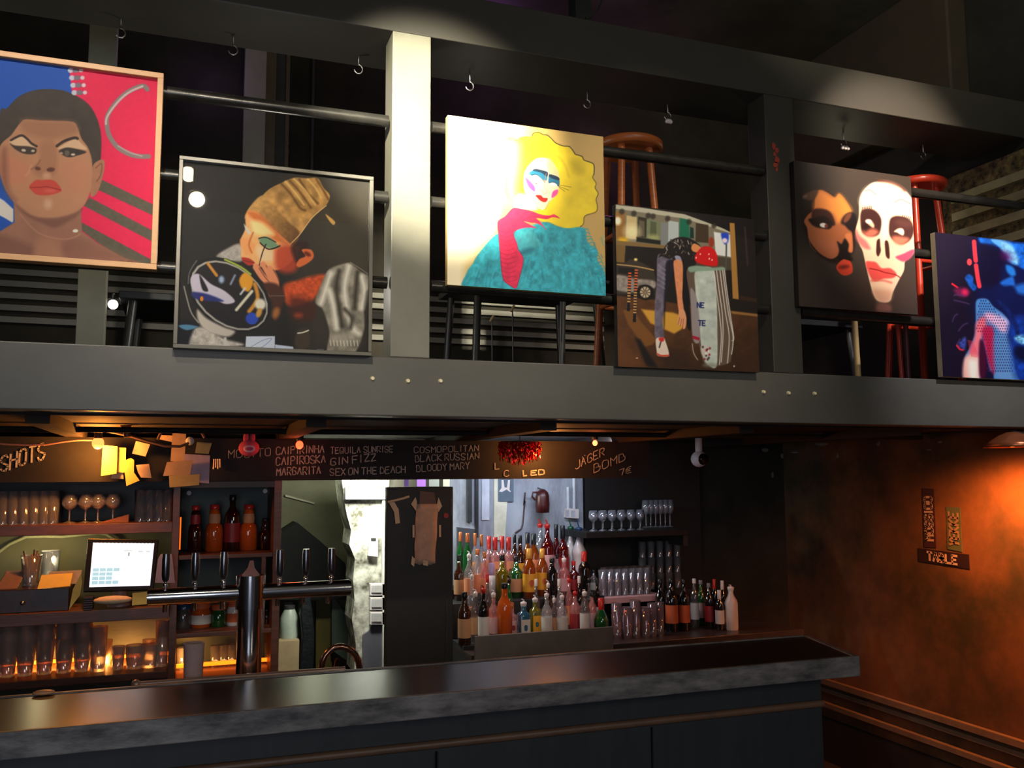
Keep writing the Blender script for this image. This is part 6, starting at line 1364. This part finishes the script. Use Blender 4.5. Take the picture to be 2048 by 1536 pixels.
A.poly([(430, 1045), (450, 1000), (490, 965), (520, 968), (560, 985), (580, 1040), (575, 1090), (520, 1115), (470, 1100)], (212, 72, 50), 1.2); A.ell(500, 1035, 48, 18, -8, (120, 42, 34), 3)
A.ell(120, 385, 20, 10, -30, (150, 120, 100), 3, .8); A.line([(165, 760), (190, 850), (240, 900)], 1.5, (120, 100, 80), 1.5, .8)
# skull face
SKL = [(622, 420), (640, 340), (690, 270), (750, 225), (860, 212), (950, 225), (1040, 280), (1110, 350), (1135, 420), (1148, 560), (1150, 700), (1160, 860), (1120, 930), (1070, 970), (1060, 1060), (1010, 1160), (960, 1270), (940, 1340), (890, 1362), (820, 1345), (780, 1290), (750, 1200), (710, 1050), (670, 890), (640, 830), (600, 720), (600, 660), (622, 560)]
A.poly(SKL, (250, 214, 184), 1.2)
A.poly([(640, 380), (700, 280), (860, 225), (1020, 280), (1110, 400), (1120, 540), (920, 520), (860, 560), (760, 470), (650, 440)], (255, 240, 222), 8)
A.poly([(800, 480), (930, 480), (900, 760), (840, 760)], (255, 236, 214), 6)
A.line([(800, 205), (900, 215), (1000, 250), (1050, 290)], 5, (110, 60, 50), 2.5, .8)
A.line([(680, 310), (720, 298), (780, 345)], 1.2, (120, 110, 100), .8); A.line([(960, 410), (1020, 380), (1105, 418)], 1.2, (120, 110, 100), .8)
A.poly([(640, 520), (700, 480), (780, 500), (835, 580), (825, 700), (780, 740), (700, 735), (650, 680)], (66, 36, 34), 1.8); A.poly([(910, 620), (930, 560), (1000, 540), (1100, 570), (1145, 660), (1120, 760), (1040, 812), (960, 780), (915, 720)], (76, 44, 42), 1.8)
A.poly([(660, 690), (760, 670), (810, 700), (760, 745), (700, 740)], (206, 110, 90), 4); A.poly([(950, 740), (1040, 740), (1100, 760), (1040, 815), (970, 800)], (220, 124, 100), 4)
A.poly([(670, 620), (730, 640), (700, 700), (660, 680)], (30, 18, 18), 4, al=.7); A.ell(1050, 610, 80, 40, 10, (110, 70, 66), 6, .6)
A.poly([(690, 600), (730, 585), (768, 630), (760, 660), (710, 625)], (255, 200, 170), 1.8); A.ell(715, 600, 28, 18, 10, (255, 250, 235), 2)
A.poly([(960, 690), (1000, 660), (1040, 662), (1055, 700), (1040, 725), (990, 700)], (255, 235, 205), 1.6); A.ell(1025, 690, 22, 22, 0, (255, 252, 240), 2)
for k in range(6): A.line([(650+k*18, 510-k*4), (655+k*16, 470-k*3)], 1.6, (80, 50, 44), .8, .8, curve=False)
for k in range(5): A.line([(1030+k*18, 560+k*5), (1040+k*18, 530+k*4)], 1.4, (80, 50, 44), .8, .8, curve=False)
A.poly([(600, 680), (640, 740), (700, 790), (740, 860), (690, 860), (640, 820), (600, 760)], (206, 116, 116), 3, al=.9); A.poly([(980, 930), (1050, 900), (1130, 860), (1160, 870), (1120, 940), (1060, 975), (1010, 960)], (206, 80, 112), 2)
A.poly([(800, 780), (825, 765), (832, 830), (838, 880), (815, 930), (796, 900), (795, 830)], (66, 34, 30), 1.4); A.poly([(875, 785), (905, 790), (920, 880), (920, 948), (890, 930), (878, 860)], (66, 34, 30), 1.4)
A.poly([(700, 990), (760, 980), (800, 990), (850, 1040), (930, 1040), (990, 1090), (960, 1130), (870, 1140), (790, 1165), (740, 1110)], (232, 84, 80), 1.8); A.line([(740, 1045), (820, 1060), (880, 1080), (980, 1100), (1030, 1130)], 1.8, (140, 24, 30), .9); A.line([(760, 1160), (860, 1155), (945, 1175)], 4, (226, 110, 96), 2, .8)
A.poly([(780, 1240), (940, 1250), (940, 1330), (890, 1355), (820, 1340)], (224, 160, 130), 6, al=.7)
A.poly([(820, 1370), (930, 1375), (945, 1440), (820, 1445)], (150, 96, 84), 4, al=.8)
picture('dark unframed print with a brown face and a white skull-like painted face', 2.358, 2.985, 2.440, 3.062, A, None, edge=mat('dark_print_edge', (50, 40, 36)), pm=PMG)

# ---- 6 blue and red print at the right
Q6 = [(1886, 757), (2092, 766), (2085, 490), (1872, 475)]
A = Art(Q6, 320).view(1850, 460, 4.955); A.fill((26, 16, 38))
A.poly([(560, 100), (1500, 100), (1500, 1500), (700, 1500), (500, 900), (560, 500)], (18, 22, 70), 12, al=1)
A.poly([(570, 110), (700, 120), (940, 145), (1100, 180), (1100, 420), (960, 380), (860, 330), (800, 220), (720, 180), (600, 170)], (30, 110, 220), 3, tex=.4, ts=8)
A.poly([(780, 130), (900, 160), (980, 300), (960, 370), (860, 320), (800, 220)], (150, 215, 245), 4, tex=.3, ts=7, al=.9); A.poly([(690, 125), (800, 130), (780, 190)], (110, 190, 240), 2)
A.poly([(570, 190), (760, 220), (860, 300), (800, 400), (760, 560), (620, 620), (560, 480)], (22, 14, 46), 5); A.ell(850, 290, 60, 40, 30, (90, 20, 90), 8, .8)
A.poly([(850, 380), (920, 400), (945, 470), (900, 490), (850, 440)], (40, 130, 220), 3); A.poly([(780, 560), (860, 510), (915, 500), (930, 580), (880, 590), (820, 600)], (36, 110, 210), 3); A.poly([(930, 590), (1100, 560), (1100, 670), (960, 660)], (40, 110, 205), 5)
A.poly([(760, 600), (930, 620), (900, 760), (820, 780), (760, 700)], (16, 24, 74), 6)
A.line([(515, 155), (520, 260), (528, 345)], 9, (250, 58, 70), 1.2, curve=False); A.line([(530, 395), (545, 520), (560, 600)], 9, (250, 62, 74), 1.2, curve=False); A.ell(462, 362, 26, 34, 0, (248, 70, 76), 1); A.line([(282, 585), (335, 620)], 3.5, (240, 30, 50), .9)
A.poly([(415, 520), (450, 485), (495, 510), (500, 570), (530, 610), (500, 650), (460, 610), (430, 560)], (24, 84, 176), 2, tex=.3, ts=6); A.poly([(300, 640), (400, 620), (460, 660), (420, 710), (340, 700)], (110, 24, 66), 4); A.ell(410, 665, 30, 30, 0, (226, 36, 90), 4)
for P in ([(300, 700), (330, 690), (400, 700)], [(300, 745), (400, 765), (450, 780)], [(280, 950), (300, 900), (330, 880)], [(340, 1040), (380, 990), (430, 965)], [(320, 1170), (350, 1120)]): A.line(P, 2, (92, 60, 110), 1.6, .8)
A.poly([(330, 1180), (380, 1110), (410, 1110), (400, 1220), (360, 1200)], (60, 70, 150), 3, tex=.5, ts=4); A.line([(320, 1180), (350, 1215), (380, 1222)], 3.5, (220, 40, 60), 1)
# spotted body
BD = [(520, 760), (560, 725), (640, 730), (700, 800), (800, 870), (860, 950), (850, 1050), (830, 1120), (870, 1250), (900, 1400), (930, 1520), (700, 1520), (690, 1400), (650, 1420), (620, 1280), (590, 1150), (575, 1120), (555, 1300), (540, 1520), (385, 1520), (400, 1290), (450, 1200), (510, 1050), (515, 900)]
A.poly(BD, (80, 140, 200), 2)
A.poly([(620, 860), (740, 880), (850, 950), (840, 1040), (780, 1060), (700, 980), (620, 920)], (248, 200, 226), 5); A.poly([(520, 960), (600, 900), (620, 980), (570, 1100), (540, 1280), (440, 1260), (500, 1100)], (250, 120, 130), 4)
A.poly([(580, 1020), (680, 1000), (700, 1150), (700, 1420), (660, 1410), (600, 1200)], (200, 34, 76), 4); A.poly([(400, 1290), (545, 1280), (530, 1520), (385, 1520)], (255, 170, 150), 4); A.poly([(420, 1320), (530, 1320), (520, 1520), (440, 1520)], (255, 246, 226), 8)
A.poly([(545, 1160), (580, 1140), (610, 1300), (600, 1460), (540, 1460)], (70, 12, 44), 3); A.poly([(700, 1100), (840, 1080), (890, 1300), (900, 1480), (710, 1480)], (106, 154, 206), 6, al=.9)
for i in range(17):
    for j_ in range(26):
        x = 525+i*24+(12 if j_ % 2 else 0); y = 745+j_*27
        if (x-520) < (y-1050)*-.1 or x > 640+ (y-745)*.9 and y < 980: continue
        if x > 880 or (y > 1050 and x < 575) or (545 < x < 610 and y > 1130): continue
        A.ell(x, y, 6.5, 8.5, 0, (24, 30, 84) if x > 700 or y < 860 else (110, 14, 60), .9, .75)
for k in range(16): A.line([(430+k*2, 1130+k*10), (480+k*4, 1140+k*10)], 1, (240, 60, 90), .7, .7, curve=False)
A.poly([(860, 980), (1000, 900), (1150, 1000), (1150, 1500), (920, 1480), (880, 1250)], (20, 60, 160), 10, tex=.4, ts=9); A.poly([(740, 740), (840, 800), (960, 1000), (940, 1100), (860, 900)], (20, 36, 100), 3, tex=.4, ts=5)
A.poly([(910, 1100), (1000, 1080), (1060, 1180), (960, 1150)], (120, 190, 225), 4, tex=.5, ts=4); A.poly([(930, 1180), (1040, 1200), (1060, 1300), (960, 1320), (900, 1250)], (14, 16, 50), 5)
picture('unframed blue and red lit photograph of a spotted costume at the far right', 3.108, 3.716, 2.172, 2.822, A, None, edge=mat('cream_print_edge', (240, 222, 180), .6), pm=PMG)
